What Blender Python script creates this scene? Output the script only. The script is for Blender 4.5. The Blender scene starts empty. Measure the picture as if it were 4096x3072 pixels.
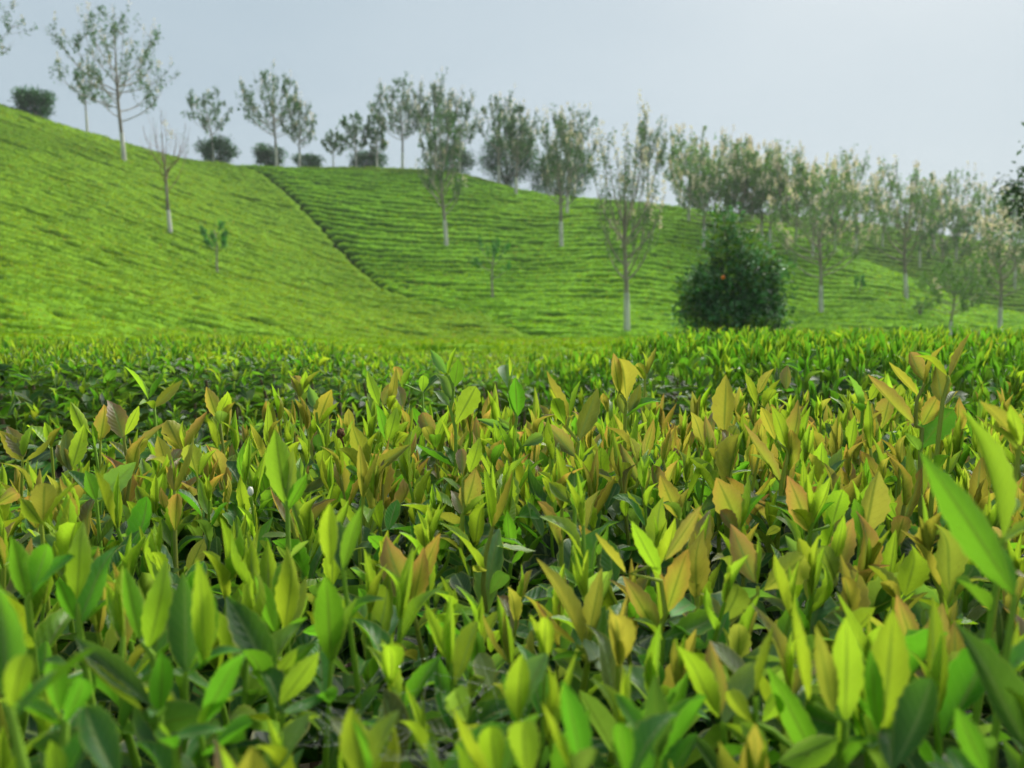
import bpy, math, random
import numpy as np
from mathutils import Vector

# ------------------------------------------------------------------ camera, sky, sun, exposure
SC = bpy.context.scene
COL = SC.collection
ZC = 1.25                      # eye height above the soil at the nearest bush
F = 3094.0                     # focal length in pixels of the 4096 wide photograph
CX, CY, HY = 2048.0, 1536.0, 1300.0
TH = math.atan((CY - HY) / F)  # downward pitch
CT, ST = math.cos(TH), math.sin(TH)

cam = bpy.data.cameras.new("camera")
cam.sensor_width = 36.0
cam.lens = 36.0 * F / 4096.0
cam.clip_start = 0.01
cam.clip_end = 6000.0
cam.dof.use_dof = True
cam.dof.focus_distance = 0.94
cam.dof.aperture_fstop = 6.6
cam_ob = bpy.data.objects.new("camera", cam)
cam_ob.location = (0, 0, ZC)
cam_ob.rotation_euler = (math.radians(90) - TH, 0, 0)
COL.objects.link(cam_ob)
SC.camera = cam_ob

SUN_AZ, SUN_EL = math.radians(33), math.radians(44)     # azimuth from +Y towards +X
world = bpy.data.worlds.new("World")
SC.world = world
world.use_nodes = True
wn, wl = world.node_tree.nodes, world.node_tree.links
wn.clear()
w_out = wn.new("ShaderNodeOutputWorld")
w_bg = wn.new("ShaderNodeBackground")
w_sky = wn.new("ShaderNodeTexSky")
w_sky.sky_type = 'NISHITA'
w_sky.sun_disc = False
w_sky.sun_elevation = SUN_EL
w_sky.sun_rotation = SUN_AZ
w_sky.air_density = 1.0
w_sky.dust_density = 4.0
w_sky.ozone_density = 1.0
w_tc = wn.new("ShaderNodeTexCoord")
w_map = wn.new("ShaderNodeMapping")
w_map.inputs['Scale'].default_value = (1.0, 1.0, 2.6)
w_noise = wn.new("ShaderNodeTexNoise")
w_noise.inputs['Scale'].default_value = 2.3
w_noise.inputs['Detail'].default_value = 5.0
w_noise.inputs['Roughness'].default_value = 0.45
w_ramp = wn.new("ShaderNodeValToRGB")
w_ramp.color_ramp.elements[0].position = 0.3
w_ramp.color_ramp.elements[0].color = (1.82, 2.28, 2.55, 1)
w_ramp.color_ramp.elements[1].position = 0.72
w_ramp.color_ramp.elements[1].color = (2.10, 2.53, 2.76, 1)
w_mix = wn.new("ShaderNodeMix")
w_mix.data_type = 'RGBA'
w_mix.inputs['Factor'].default_value = 0.93      # cloud cover over the clear sky
wl.new(w_tc.outputs['Generated'], w_map.inputs['Vector'])
wl.new(w_map.outputs['Vector'], w_noise.inputs['Vector'])
wl.new(w_noise.outputs['Fac'], w_ramp.inputs['Fac'])
wl.new(w_sky.outputs['Color'], w_mix.inputs['A'])
wl.new(w_ramp.outputs['Color'], w_mix.inputs['B'])
wl.new(w_mix.outputs['Result'], w_bg.inputs['Color'])
w_bg.inputs['Strength'].default_value = 0.05
wl.new(w_bg.outputs['Background'], w_out.inputs['Surface'])

sun = bpy.data.lights.new("sun", 'SUN')
sun.energy = 1.5
sun.angle = math.radians(45)
sun.color = (1.0, 0.96, 0.88)
sun_ob = bpy.data.objects.new("sun", sun)
sun_dir = Vector((math.sin(SUN_AZ) * math.cos(SUN_EL), math.cos(SUN_AZ) * math.cos(SUN_EL), math.sin(SUN_EL)))
sun_ob.rotation_euler = (-sun_dir).to_track_quat('-Z', 'Y').to_euler()
sun_ob.location = (30, 30, 60)
COL.objects.link(sun_ob)

SC.view_settings.view_transform = 'Standard'
SC.view_settings.look = 'None'
SC.view_settings.gamma = 1.0
SC.view_settings.exposure = 2.25
SC.view_settings.use_curve_mapping = False
SC.render.engine = 'CYCLES'
SC.cycles.use_denoising = True
SC.cycles.use_adaptive_sampling = True
SC.cycles.adaptive_threshold = 0.02
SC.cycles.max_bounces = 5
SC.cycles.diffuse_bounces = 2
SC.cycles.glossy_bounces = 2
SC.cycles.transmission_bounces = 5
SC.cycles.sample_clamp_indirect = 6.0

rng = np.random.default_rng(11)
random.seed(11)

# ------------------------------------------------------------------ helpers
def unproj(px, py, c):
    """World point of a photograph pixel at distance c along the optical axis."""
    ax, up = (px - CX) / F, (CY - py) / F
    return np.array([ax * c, c * (CT + up * ST), ZC + c * (-ST + up * CT)])

def proj(P):
    P = np.asarray(P, float)
    z = P[..., 2] - ZC
    c = P[..., 1] * CT - z * ST
    up = P[..., 1] * ST + z * CT
    c = np.where(np.abs(c) < 1e-6, 1e-6, c)
    return CX + F * P[..., 0] / c, CY - F * up / c, c

def smooth(x, a, b):
    t = np.clip((np.asarray(x, float) - a) / (b - a), 0, 1)
    return t * t * (3 - 2 * t)

_LAT = np.random.default_rng(5).random((256, 256))
def vnoise(x, y):
    x = np.asarray(x, float); y = np.asarray(y, float)
    xi, yi = np.floor(x).astype(int), np.floor(y).astype(int)
    fx, fy = x - xi, y - yi
    fx = fx * fx * (3 - 2 * fx); fy = fy * fy * (3 - 2 * fy)
    g = lambda i, j: _LAT[i & 255, j & 255]
    return (g(xi, yi) * (1 - fx) * (1 - fy) + g(xi + 1, yi) * fx * (1 - fy)
            + g(xi, yi + 1) * (1 - fx) * fy + g(xi + 1, yi + 1) * fx * fy)

def norm(v):
    v = np.asarray(v, float)
    return v / np.maximum(np.linalg.norm(v, axis=-1, keepdims=True), 1e-9)

def fast_mesh(name, V, Q, mat, attrs=None, shade=True):
    """Mesh from an (n,3) vertex array and an (m,4) or (m,3) face array."""
    V = np.asarray(V, np.float32); Q = np.asarray(Q, np.int32)
    me = bpy.data.meshes.new(name)
    k = Q.shape[1]
    me.vertices.add(len(V)); me.vertices.foreach_set("co", V.ravel())
    me.loops.add(Q.size); me.loops.foreach_set("vertex_index", Q.ravel())
    me.polygons.add(len(Q))
    me.polygons.foreach_set("loop_start", np.arange(0, Q.size, k, dtype=np.int32))
    me.polygons.foreach_set("loop_total", np.full(len(Q), k, np.int32))
    if shade:
        me.polygons.foreach_set("use_smooth", np.ones(len(Q), bool))
    for an, (typ, data) in (attrs or {}).items():
        at = me.attributes.new(an, typ, 'POINT')
        data = np.asarray(data, np.float32)
        if typ == 'FLOAT_COLOR':
            data = np.concatenate([data, np.ones((len(data), 1), np.float32)], 1)
            at.data.foreach_set("color", data.ravel())
        else:
            at.data.foreach_set("vector", data.ravel())
    me.update(calc_edges=True)
    me.materials.append(mat)
    return me

def obj(name, me, parent=None, loc=(0, 0, 0), kind=None):
    o = bpy.data.objects.new(name, me)
    COL.objects.link(o)
    if parent is not None:
        o.parent = parent
    o.location = loc
    if kind:
        o["kind"] = kind
    return o

def tag(o, label, cat, group=None):
    o["label"] = label; o["category"] = cat
    if group:
        o["group"] = group
    return o

def empty(name, loc):
    o = bpy.data.objects.new(name, None)
    o.empty_display_size = 0.1
    o.location = loc
    COL.objects.link(o)
    return o

def tube(pts, rad, n=6):
    """Tapered tube along a polyline, closed at the end."""
    pts = np.asarray(pts, float); m = len(pts)
    rad = np.broadcast_to(np.asarray(rad, float), (m,))
    T = norm(np.gradient(pts, axis=0))
    ref = np.array([0.31, 0.95, 0.05])
    A = norm(np.cross(T, ref)); B = np.cross(T, A)
    ang = np.arange(n) * 2 * math.pi / n
    V = pts[:, None] + rad[:, None, None] * (np.cos(ang)[None, :, None] * A[:, None] + np.sin(ang)[None, :, None] * B[:, None])
    V = V.reshape(-1, 3)
    i = np.arange(m - 1)[:, None] * n; j = np.arange(n)[None]
    Q = np.stack([i + j, i + (j + 1) % n, i + n + (j + 1) % n, i + n + j], -1).reshape(-1, 4)
    return V, Q

class Join:
    def __init__(self): self.V = []; self.Q = []; self.C = []; self.n = 0
    def add(self, V, Q, c=None):
        self.V.append(V); self.Q.append(np.asarray(Q) + self.n); self.n += len(V)
        if c is not None:
            self.C.append(np.broadcast_to(np.asarray(c, float), (len(V), 3)))
    def mesh(self, name, mat):
        at = {"col": ('FLOAT_COLOR', np.concatenate(self.C))} if self.C else None
        return fast_mesh(name, np.concatenate(self.V), np.concatenate(self.Q), mat, at)

def bezier(a, b, c, n):
    t = np.linspace(0, 1, n)[:, None]
    return (1 - t) ** 2 * a + 2 * t * (1 - t) * b + t * t * c

# ------------------------------------------------------------------ materials
def new_mat(name):
    m = bpy.data.materials.new(name); m.use_nodes = True
    nt = m.node_tree; nt.nodes.clear()
    return m, nt.nodes, nt.links

def math_node(N, L, op, a, b=None, c=None):
    n = N.new("ShaderNodeMath"); n.operation = op
    for i, v in enumerate((a, b, c)):
        if v is None: continue
        if isinstance(v, (int, float)): n.inputs[i].default_value = v
        else: L.new(v, n.inputs[i])
    return n.outputs[0]

def mix_col(N, L, f, a, b, mode='MIX'):
    n = N.new("ShaderNodeMix"); n.data_type = 'RGBA'; n.blend_type = mode
    for key, v in (('Factor', f), ('A', a), ('B', b)):
        s = n.inputs[key] if key == 'Factor' else [q for q in n.inputs if q.name == key and q.type == 'RGBA'][0]
        if isinstance(v, (int, float)): s.default_value = v
        elif isinstance(v, tuple): s.default_value = (*v, 1)
        else: L.new(v, s)
    return [q for q in n.outputs if q.type == 'RGBA'][0]

def map_range(N, L, v, a, b, c=0.0, d=1.0):
    n = N.new("ShaderNodeMapRange"); n.interpolation_type = 'SMOOTHSTEP'
    L.new(v, n.inputs[0])
    for i, x in enumerate((a, b, c, d)): n.inputs[i + 1].default_value = x
    return n.outputs[0]

def tea_leaf_material():
    m, N, L = new_mat("tea_leaf")
    out = N.new("ShaderNodeOutputMaterial")
    uv = N.new("ShaderNodeAttribute"); uv.attribute_name = "leaf_uv"
    up = N.new("ShaderNodeAttribute"); up.attribute_name = "col_up"
    dn = N.new("ShaderNodeAttribute"); dn.attribute_name = "col_dn"
    sep = N.new("ShaderNodeSeparateXYZ"); L.new(uv.outputs['Vector'], sep.inputs[0])
    u, v = sep.outputs[0], sep.outputs[1]
    av = math_node(N, L, 'ABSOLUTE', v)
    geo = N.new("ShaderNodeNewGeometry")
    back = geo.outputs['Backfacing']
    nz = N.new("ShaderNodeTexNoise"); nz.inputs['Scale'].default_value = 70; nz.inputs['Detail'].default_value = 3
    L.new(geo.outputs['Position'], nz.inputs['Vector'])
    blot = map_range(N, L, nz.outputs['Fac'], 0.3, 0.7, 0.80, 1.16)
    base = mix_col(N, L, back, up.outputs['Color'], dn.outputs['Color'])
    # lateral veins and midrib
    ph = math_node(N, L, 'SUBTRACT', math_node(N, L, 'MULTIPLY', u, 9.0), math_node(N, L, 'MULTIPLY', av, 1.9))
    wave = math_node(N, L, 'SINE', math_node(N, L, 'MULTIPLY', ph, 2 * math.pi))
    hump = math_node(N, L, 'MULTIPLY_ADD', wave, 0.5, 0.5)
    vein = map_range(N, L, hump, 0.0, 0.12, 1.0, 0.0)
    rib = map_range(N, L, av, 0.04, 0.15, 1.0, 0.0)
    edge = map_range(N, L, av, 0.86, 0.99, 0.0, 1.0)
    ribcol = mix_col(N, L, back, (0.24, 0.34, 0.10), (0.13, 0.22, 0.02))
    c1 = mix_col(N, L, math_node(N, L, 'MULTIPLY', rib, 0.75), base, ribcol)
    c2 = mix_col(N, L, math_node(N, L, 'MULTIPLY', vein, 0.24), c1, ribcol)
    c3 = mix_col(N, L, math_node(N, L, 'MULTIPLY', edge, 0.55), c2, (0.55, 0.54, 0.12))
    bl = N.new("ShaderNodeCombineXYZ")
    for i in range(3): L.new(blot, bl.inputs[i])
    col = mix_col(N, L, 1.0, c3, bl.outputs[0], 'MULTIPLY')
    n2 = N.new("ShaderNodeTexNoise"); n2.inputs['Scale'].default_value = 260; n2.inputs['Detail'].default_value = 2
    L.new(geo.outputs['Position'], n2.inputs['Vector'])
    spot = map_range(N, L, n2.outputs['Fac'], 0.69, 0.75, 0.0, 0.75)
    col = mix_col(N, L, spot, col, (0.12, 0.07, 0.03))
    bump = N.new("ShaderNodeBump"); bump.inputs['Strength'].default_value = 0.32; bump.inputs['Distance'].default_value = 0.0008
    hgt = math_node(N, L, 'SUBTRACT', hump, math_node(N, L, 'MULTIPLY', rib, 1.2))
    L.new(hgt, bump.inputs['Height'])
    p = N.new("ShaderNodeBsdfPrincipled")
    L.new(col, p.inputs['Base Color']); L.new(bump.outputs[0], p.inputs['Normal'])
    rough = map_range(N, L, back, 0, 1, 0.44, 0.50); L.new(rough, p.inputs['Roughness'])
    spec = map_range(N, L, back, 0, 1, 0.36, 0.28); L.new(spec, p.inputs['Specular IOR Level'])
    t = N.new("ShaderNodeBsdfTranslucent")
    tcol = mix_col(N, L, 1.0, mix_col(N, L, 0.5, up.outputs['Color'], dn.outputs['Color']), (1.5, 1.45, 0.75), 'MULTIPLY')
    tcol = mix_col(N, L, math_node(N, L, 'MULTIPLY', rib, 0.55), tcol, (0.10, 0.18, 0.02))
    L.new(tcol, t.inputs['Color'])
    mx = N.new("ShaderNodeMixShader"); mx.inputs[0].default_value = 0.46
    L.new(p.outputs[0], mx.inputs[1]); L.new(t.outputs[0], mx.inputs[2])
    L.new(mx.outputs[0], out.inputs['Surface'])
    return m

def foliage_material(name, trans=0.35, rough=0.5, spec=0.3):
    m, N, L = new_mat(name)
    out = N.new("ShaderNodeOutputMaterial")
    c = N.new("ShaderNodeAttribute"); c.attribute_name = "col"
    p = N.new("ShaderNodeBsdfPrincipled"); p.inputs['Roughness'].default_value = rough
    p.inputs['Specular IOR Level'].default_value = spec
    L.new(c.outputs['Color'], p.inputs['Base Color'])
    t = N.new("ShaderNodeBsdfTranslucent")
    L.new(mix_col(N, L, 1.0, c.outputs['Color'], (1.25, 1.3, 0.7), 'MULTIPLY'), t.inputs['Color'])
    mx = N.new("ShaderNodeMixShader"); mx.inputs[0].default_value = trans
    L.new(p.outputs[0], mx.inputs[1]); L.new(t.outputs[0], mx.inputs[2])
    L.new(mx.outputs[0], out.inputs['Surface'])
    return m

def rough_material(name, c1, c2, scale, detail=5, bump=0.4, dist=0.02, rough=0.85, stretch=None, spec=0.2, attr=None):
    m, N, L = new_mat(name)
    out = N.new("ShaderNodeOutputMaterial")
    tc = N.new("ShaderNodeNewGeometry")
    vec = tc.outputs['Position']
    if stretch:
        mp = N.new("ShaderNodeMapping"); mp.inputs['Scale'].default_value = stretch
        L.new(vec, mp.inputs['Vector']); vec = mp.outputs[0]
    nz = N.new("ShaderNodeTexNoise"); nz.inputs['Scale'].default_value = scale; nz.inputs['Detail'].default_value = detail
    L.new(vec, nz.inputs['Vector'])
    f = map_range(N, L, nz.outputs['Fac'], 0.32, 0.68)
    p = N.new("ShaderNodeBsdfPrincipled"); p.inputs['Roughness'].default_value = rough
    p.inputs['Specular IOR Level'].default_value = spec
    cc = mix_col(N, L, f, c1, c2)
    if attr:
        an = N.new("ShaderNodeAttribute"); an.attribute_name = attr
        cc = mix_col(N, L, 1.0, cc, an.outputs['Color'], 'MULTIPLY')
    L.new(cc, p.inputs['Base Color'])
    b = N.new("ShaderNodeBump"); b.inputs['Strength'].default_value = bump; b.inputs['Distance'].default_value = dist
    L.new(nz.outputs['Fac'], b.inputs['Height']); L.new(b.outputs[0], p.inputs['Normal'])
    L.new(p.outputs[0], out.inputs['Surface'])
    return m

M_LEAF = tea_leaf_material()
M_FOL = foliage_material("tree_foliage", 0.42)
M_ROWLEAF = foliage_material("row_foliage", 0.40, 0.8, 0.05)
M_EVER = foliage_material("evergreen_foliage", 0.25, 0.5, 0.22)
M_BLOSSOM = foliage_material("blossom", 0.3, 0.7, 0.1)
M_STEM = foliage_material("green_stem", 0.12, 0.45, 0.3)
M_WOOD = rough_material("tea_wood", (0.10, 0.07, 0.045), (0.20, 0.15, 0.10), 60, bump=0.5, dist=0.003)
M_BARK = rough_material("bark", (0.16, 0.13, 0.10), (0.33, 0.29, 0.24), 3.0, bump=0.5, dist=0.02, stretch=(1, 1, 0.3))
M_LIME = rough_material("limewashed_bark", (0.42, 0.40, 0.36), (0.66, 0.63, 0.57), 4.0, bump=0.4, dist=0.02, stretch=(1, 1, 0.4))
M_TWIG = rough_material("twig_bark", (0.22, 0.19, 0.15), (0.36, 0.32, 0.26), 5.0, bump=0.2)
M_REDTWIG = rough_material("reddish_twig", (0.17, 0.10, 0.07), (0.26, 0.16, 0.11), 5.0, bump=0.2)
M_SOIL = rough_material("soil", (0.045, 0.032, 0.02), (0.085, 0.065, 0.035), 1.2, bump=0.5, dist=0.05)
M_ROW = rough_material("clipped_tea", (0.085, 0.165, 0.010), (0.165, 0.295, 0.016), 2.6, detail=8, bump=0.6, dist=0.06, rough=0.9, spec=0.03, attr="col")

# ------------------------------------------------------------------ terrain
# canopy level of the hills, per photograph column: (row, distance) pairs up to the crest
HILL = {
 -1400: [(1440, 8), (1330, 13), (1100, 22), (900, 30), (700, 40), (450, 50), (250, 58)],
 -600: [(1440, 8), (1335, 15), (1100, 26), (900, 34), (700, 44), (500, 54), (290, 62)],
 0:    [(1430, 8), (1340, 18), (1100, 30), (900, 38), (700, 48), (500, 58), (385, 66)],
 480:  [(1430, 8), (1350, 22), (1100, 36), (900, 46), (700, 58), (546, 70)],
 930:  [(1430, 8), (1350, 27), (1100, 44), (900, 56), (760, 66), (645, 76)],
 1400: [(1430, 8), (1360, 32), (1200, 46), (1050, 56), (900, 63), (760, 71), (658, 80)],
 1700: [(1430, 8), (1360, 36), (1200, 48), (1000, 59), (850, 67), (760, 73), (668, 80)],
 1900: [(1430, 8), (1360, 37), (1200, 49), (982, 60), (850, 67), (760, 73), (690, 79)],
 2110: [(1430, 8), (1360, 38), (1200, 49), (982, 61), (850, 69), (765, 77)],
 2500: [(1430, 8), (1350, 39), (1200, 49), (1000, 59), (850, 69), (795, 75)],
 2900: [(1430, 8), (1350, 40), (1200, 52), (1000, 63), (845, 73)],
 3267: [(1430, 8), (1350, 42), (1246, 54), (1050, 64), (930, 70)],
 3459: [(1430, 8), (1350, 43), (1200, 56), (1030, 66)],
 3675: [(1430, 8), (1350, 44), (1200, 57), (1123, 63)],
 3900: [(1430, 8), (1360, 45), (1280, 55), (1215, 60)],
 4096: [(1430, 8), (1365, 46), (1310, 54), (1262, 58)],
 4700: [(1430, 8), (1370, 44), (1330, 54), (1310, 58)],
}
FAR = {
 1800: [(1420, 62), (1250, 72), (1050, 84), (900, 95)],
 2600: [(1420, 62), (1250, 72), (1000, 84), (830, 95)],
 3267: [(1420, 62), (1250, 71), (1020, 84), (864, 95)],
 3471: [(1420, 62), (1250, 70), (1040, 84), (887, 95)],
 3700: [(1420, 62), (1260, 71), (1070, 84), (928, 95)],
 4096: [(1420, 62), (1280, 71), (1110, 84), (985, 95)],
 4800: [(1420, 62), (1300, 72), (1150, 84), (1050, 95)],
}
YG = np.arange(0, 200.1, 0.5)
AG = np.arange(-1.4, 1.401, 0.02)

def gauss(A, s, axis):
    k = np.exp(-0.5 * (np.arange(-int(3 * s + 1), int(3 * s + 1) + 1) / s) ** 2); k /= k.sum()
    pad = len(k) // 2
    return np.apply_along_axis(lambda r: np.convolve(np.pad(r, pad, mode='edge'), k, mode='valid'), axis, A)

def hill_table(tab, near):
    cols, prof = [], []
    for x, pts in sorted(tab.items()):
        P = np.array([unproj(x, y, d) for y, d in pts])
        cols.append((x - CX) / F / 1.008)
        yc, zc = P[-1, 1], P[-1, 2]
        Y = np.concatenate([near[0], P[:, 1], [yc + 2.5, yc + 9, yc + 30, 200]])
        Z = np.concatenate([near[1], P[:, 2], [zc + 0.25, zc - 1.0, zc - 10, min(zc - 16, -10)]])
        prof.append(np.interp(YG, Y, Z))
    prof = np.array(prof); cols = np.array(cols)
    G = np.array([[np.interp(a, cols, prof[:, j]) for j in range(len(YG))] for a in AG])
    return gauss(gauss(G, 2.6, 1), 1.3, 0)

TAB_A = hill_table(HILL, ([0, 3, 6], [ZC - 0.35, ZC - 0.33, ZC - 0.33]))
TAB_C = hill_table(FAR, ([0, 40], [ZC - 12, ZC - 10]))

def sample(T, X, Y):
    X = np.asarray(X, float); Y = np.asarray(Y, float)
    a = np.clip(X / np.maximum(Y, 0.5), AG[0], AG[-1] - 1e-6)
    fa = (a - AG[0]) / 0.02; fy = np.clip(Y, 0, 199.9) / 0.5
    ia = np.clip(fa.astype(int), 0, len(AG) - 2); iy = np.clip(fy.astype(int), 0, len(YG) - 2)
    fa = fa - ia; fy = fy - iy
    return (T[ia, iy] * (1 - fa) * (1 - fy) + T[ia + 1, iy] * fa * (1 - fy)
            + T[ia, iy + 1] * (1 - fa) * fy + T[ia + 1, iy + 1] * fa * fy)

def canopy_a(X, Y): return sample(TAB_A, X, Y)
def canopy_c(X, Y): return sample(TAB_C, X, Y)
def canopy(X, Y): return np.maximum(canopy_a(X, Y), canopy_c(X, Y))
ROW_H = 0.82
def ground_z(X, Y):
    Y = np.asarray(Y, float)
    g = canopy(X, Y) - ROW_H
    near = smooth(Y, 4.0, 8.0)
    return g * near + 0.0 * (1 - near)

def hit(px, py, d0=8.0, d1=120.0):
    """Distance where a photograph pixel's ray meets the hill canopy (or the crest below it)."""
    d = np.arange(d0, d1, 0.25)
    P = np.array([unproj(px, py, q) for q in d])
    zt = canopy(P[:, 0], P[:, 1])
    below = np.nonzero(P[:, 2] < zt)[0]
    if len(below):
        return float(d[below[0]])
    gap = (P[:, 2] - zt) / d
    return float(d[np.argmin(gap)])

# ground: one polar sheet from under the camera to the horizon
rads = np.concatenate([np.linspace(0.0, 6, 7), np.arange(7, 120, 1.5), np.array([130, 145, 165, 190, 240, 400, 600])])
angs = np.concatenate([np.radians(np.arange(-58, 58.1, 0.8)), np.radians(np.arange(66, 302, 8.0))])
RR, AA = np.meshgrid(rads, angs, indexing='ij')
GX, GY = RR * np.sin(AA), RR * np.cos(AA)
front = GY > 0.5
GZ = np.where(front, ground_z(GX, np.maximum(GY, 0.5)), 0.0)
ease = smooth(np.abs(AA if False else np.arctan2(GX, GY)), math.radians(52), math.radians(90))
GZ = np.where(front, GZ * (1 - ease), 0.0)
GZ = np.where(RR > 200, GZ * 0 - 12 - (RR - 200) * 0.002, GZ)
na, nr = len(angs), len(rads)
gi = np.arange(nr - 1)[:, None] * na; gj = np.arange(na)[None]
GQ = np.stack([gi + gj, gi + na + gj, gi + na + (gj + 1) % na, gi + (gj + 1) % na], -1).reshape(-1, 4)
g = obj("ground", fast_mesh("ground", np.stack([GX, GY, GZ - 0.02], -1).reshape(-1, 3), GQ, M_SOIL))
g["kind"] = "structure"

# ------------------------------------------------------------------ leaf cards for rows and trees
def cards(P, D, N, L, W, C, fold=0.25):
    """Folded lozenge leaves: base, two flanks, tip, plus a raised midrib point."""
    P, D, N = np.asarray(P, float), norm(D), np.asarray(N, float)
    S = norm(np.cross(D, N)); N = np.cross(S, D)
    L = np.asarray(L, float)[:, None]; W = np.asarray(W, float)[:, None]
    b = P; t = P + D * L - N * L * 0.08
    m = P + D * L * 0.48
    l = m + S * W * 0.5 + N * W * fold; r = m - S * W * 0.5 + N * W * fold
    V = np.stack([b, m, t, l, r], 1).reshape(-1, 3)
    k = np.arange(len(P))[:, None] * 5
    T = np.concatenate([k + np.array([[0, 1, 3]]), k + np.array([[3, 1, 2]]), k + np.array([[0, 4, 1]]), k + np.array([[1, 4, 2]])], 1).reshape(-1, 3)
    return V, T, np.repeat(np.asarray(C, float), 5, 0)

def flat_cards(P, D, N, L, W, C):
    P, D, N = np.asarray(P, float), norm(D), np.asarray(N, float)
    S = norm(np.cross(D, N))
    L = np.asarray(L, float)[:, None]; W = np.asarray(W, float)[:, None]
    V = np.stack([P, P + D * L * 0.5 + S * W * 0.5, P + D * L, P + D * L * 0.5 - S * W * 0.5], 1).reshape(-1, 3)
    Q = np.arange(len(P) * 4).reshape(-1, 4)
    return V, Q, np.repeat(np.asarray(C, float), 4, 0)

def rand_dirs(n, r=rng):
    return norm(r.normal(size=(n, 3)))

# ------------------------------------------------------------------ tea rows on the hills
RAV = np.array([unproj(x, y, d) for x, y, d in
    [(930, 650, 76), (1058, 722, 72.5), (1172, 834, 67), (1273, 929, 62), (1337, 973, 59.5), (1406, 1043, 56.2),
     (1470, 1100, 53), (1533, 1170, 49.5), (1700, 1215, 46.5), (1887, 1262, 44), (2050, 1335, 38.5), (2160, 1375, 33)]])
RAV = RAV[np.argsort(RAV[:, 1])]
def ravine_x(Y): return np.interp(Y, RAV[:, 1], RAV[:, 0])

TS = np.array([-1.0, -0.99, -0.90, -0.68, -0.34, 0.0, 0.34, 0.68, 0.90, 0.99, 1.0])
HS = np.array([0.0, 0.50, 0.80, 0.96, 1.0, 1.01, 1.0, 0.96, 0.80, 0.50, 0.0])

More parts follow.
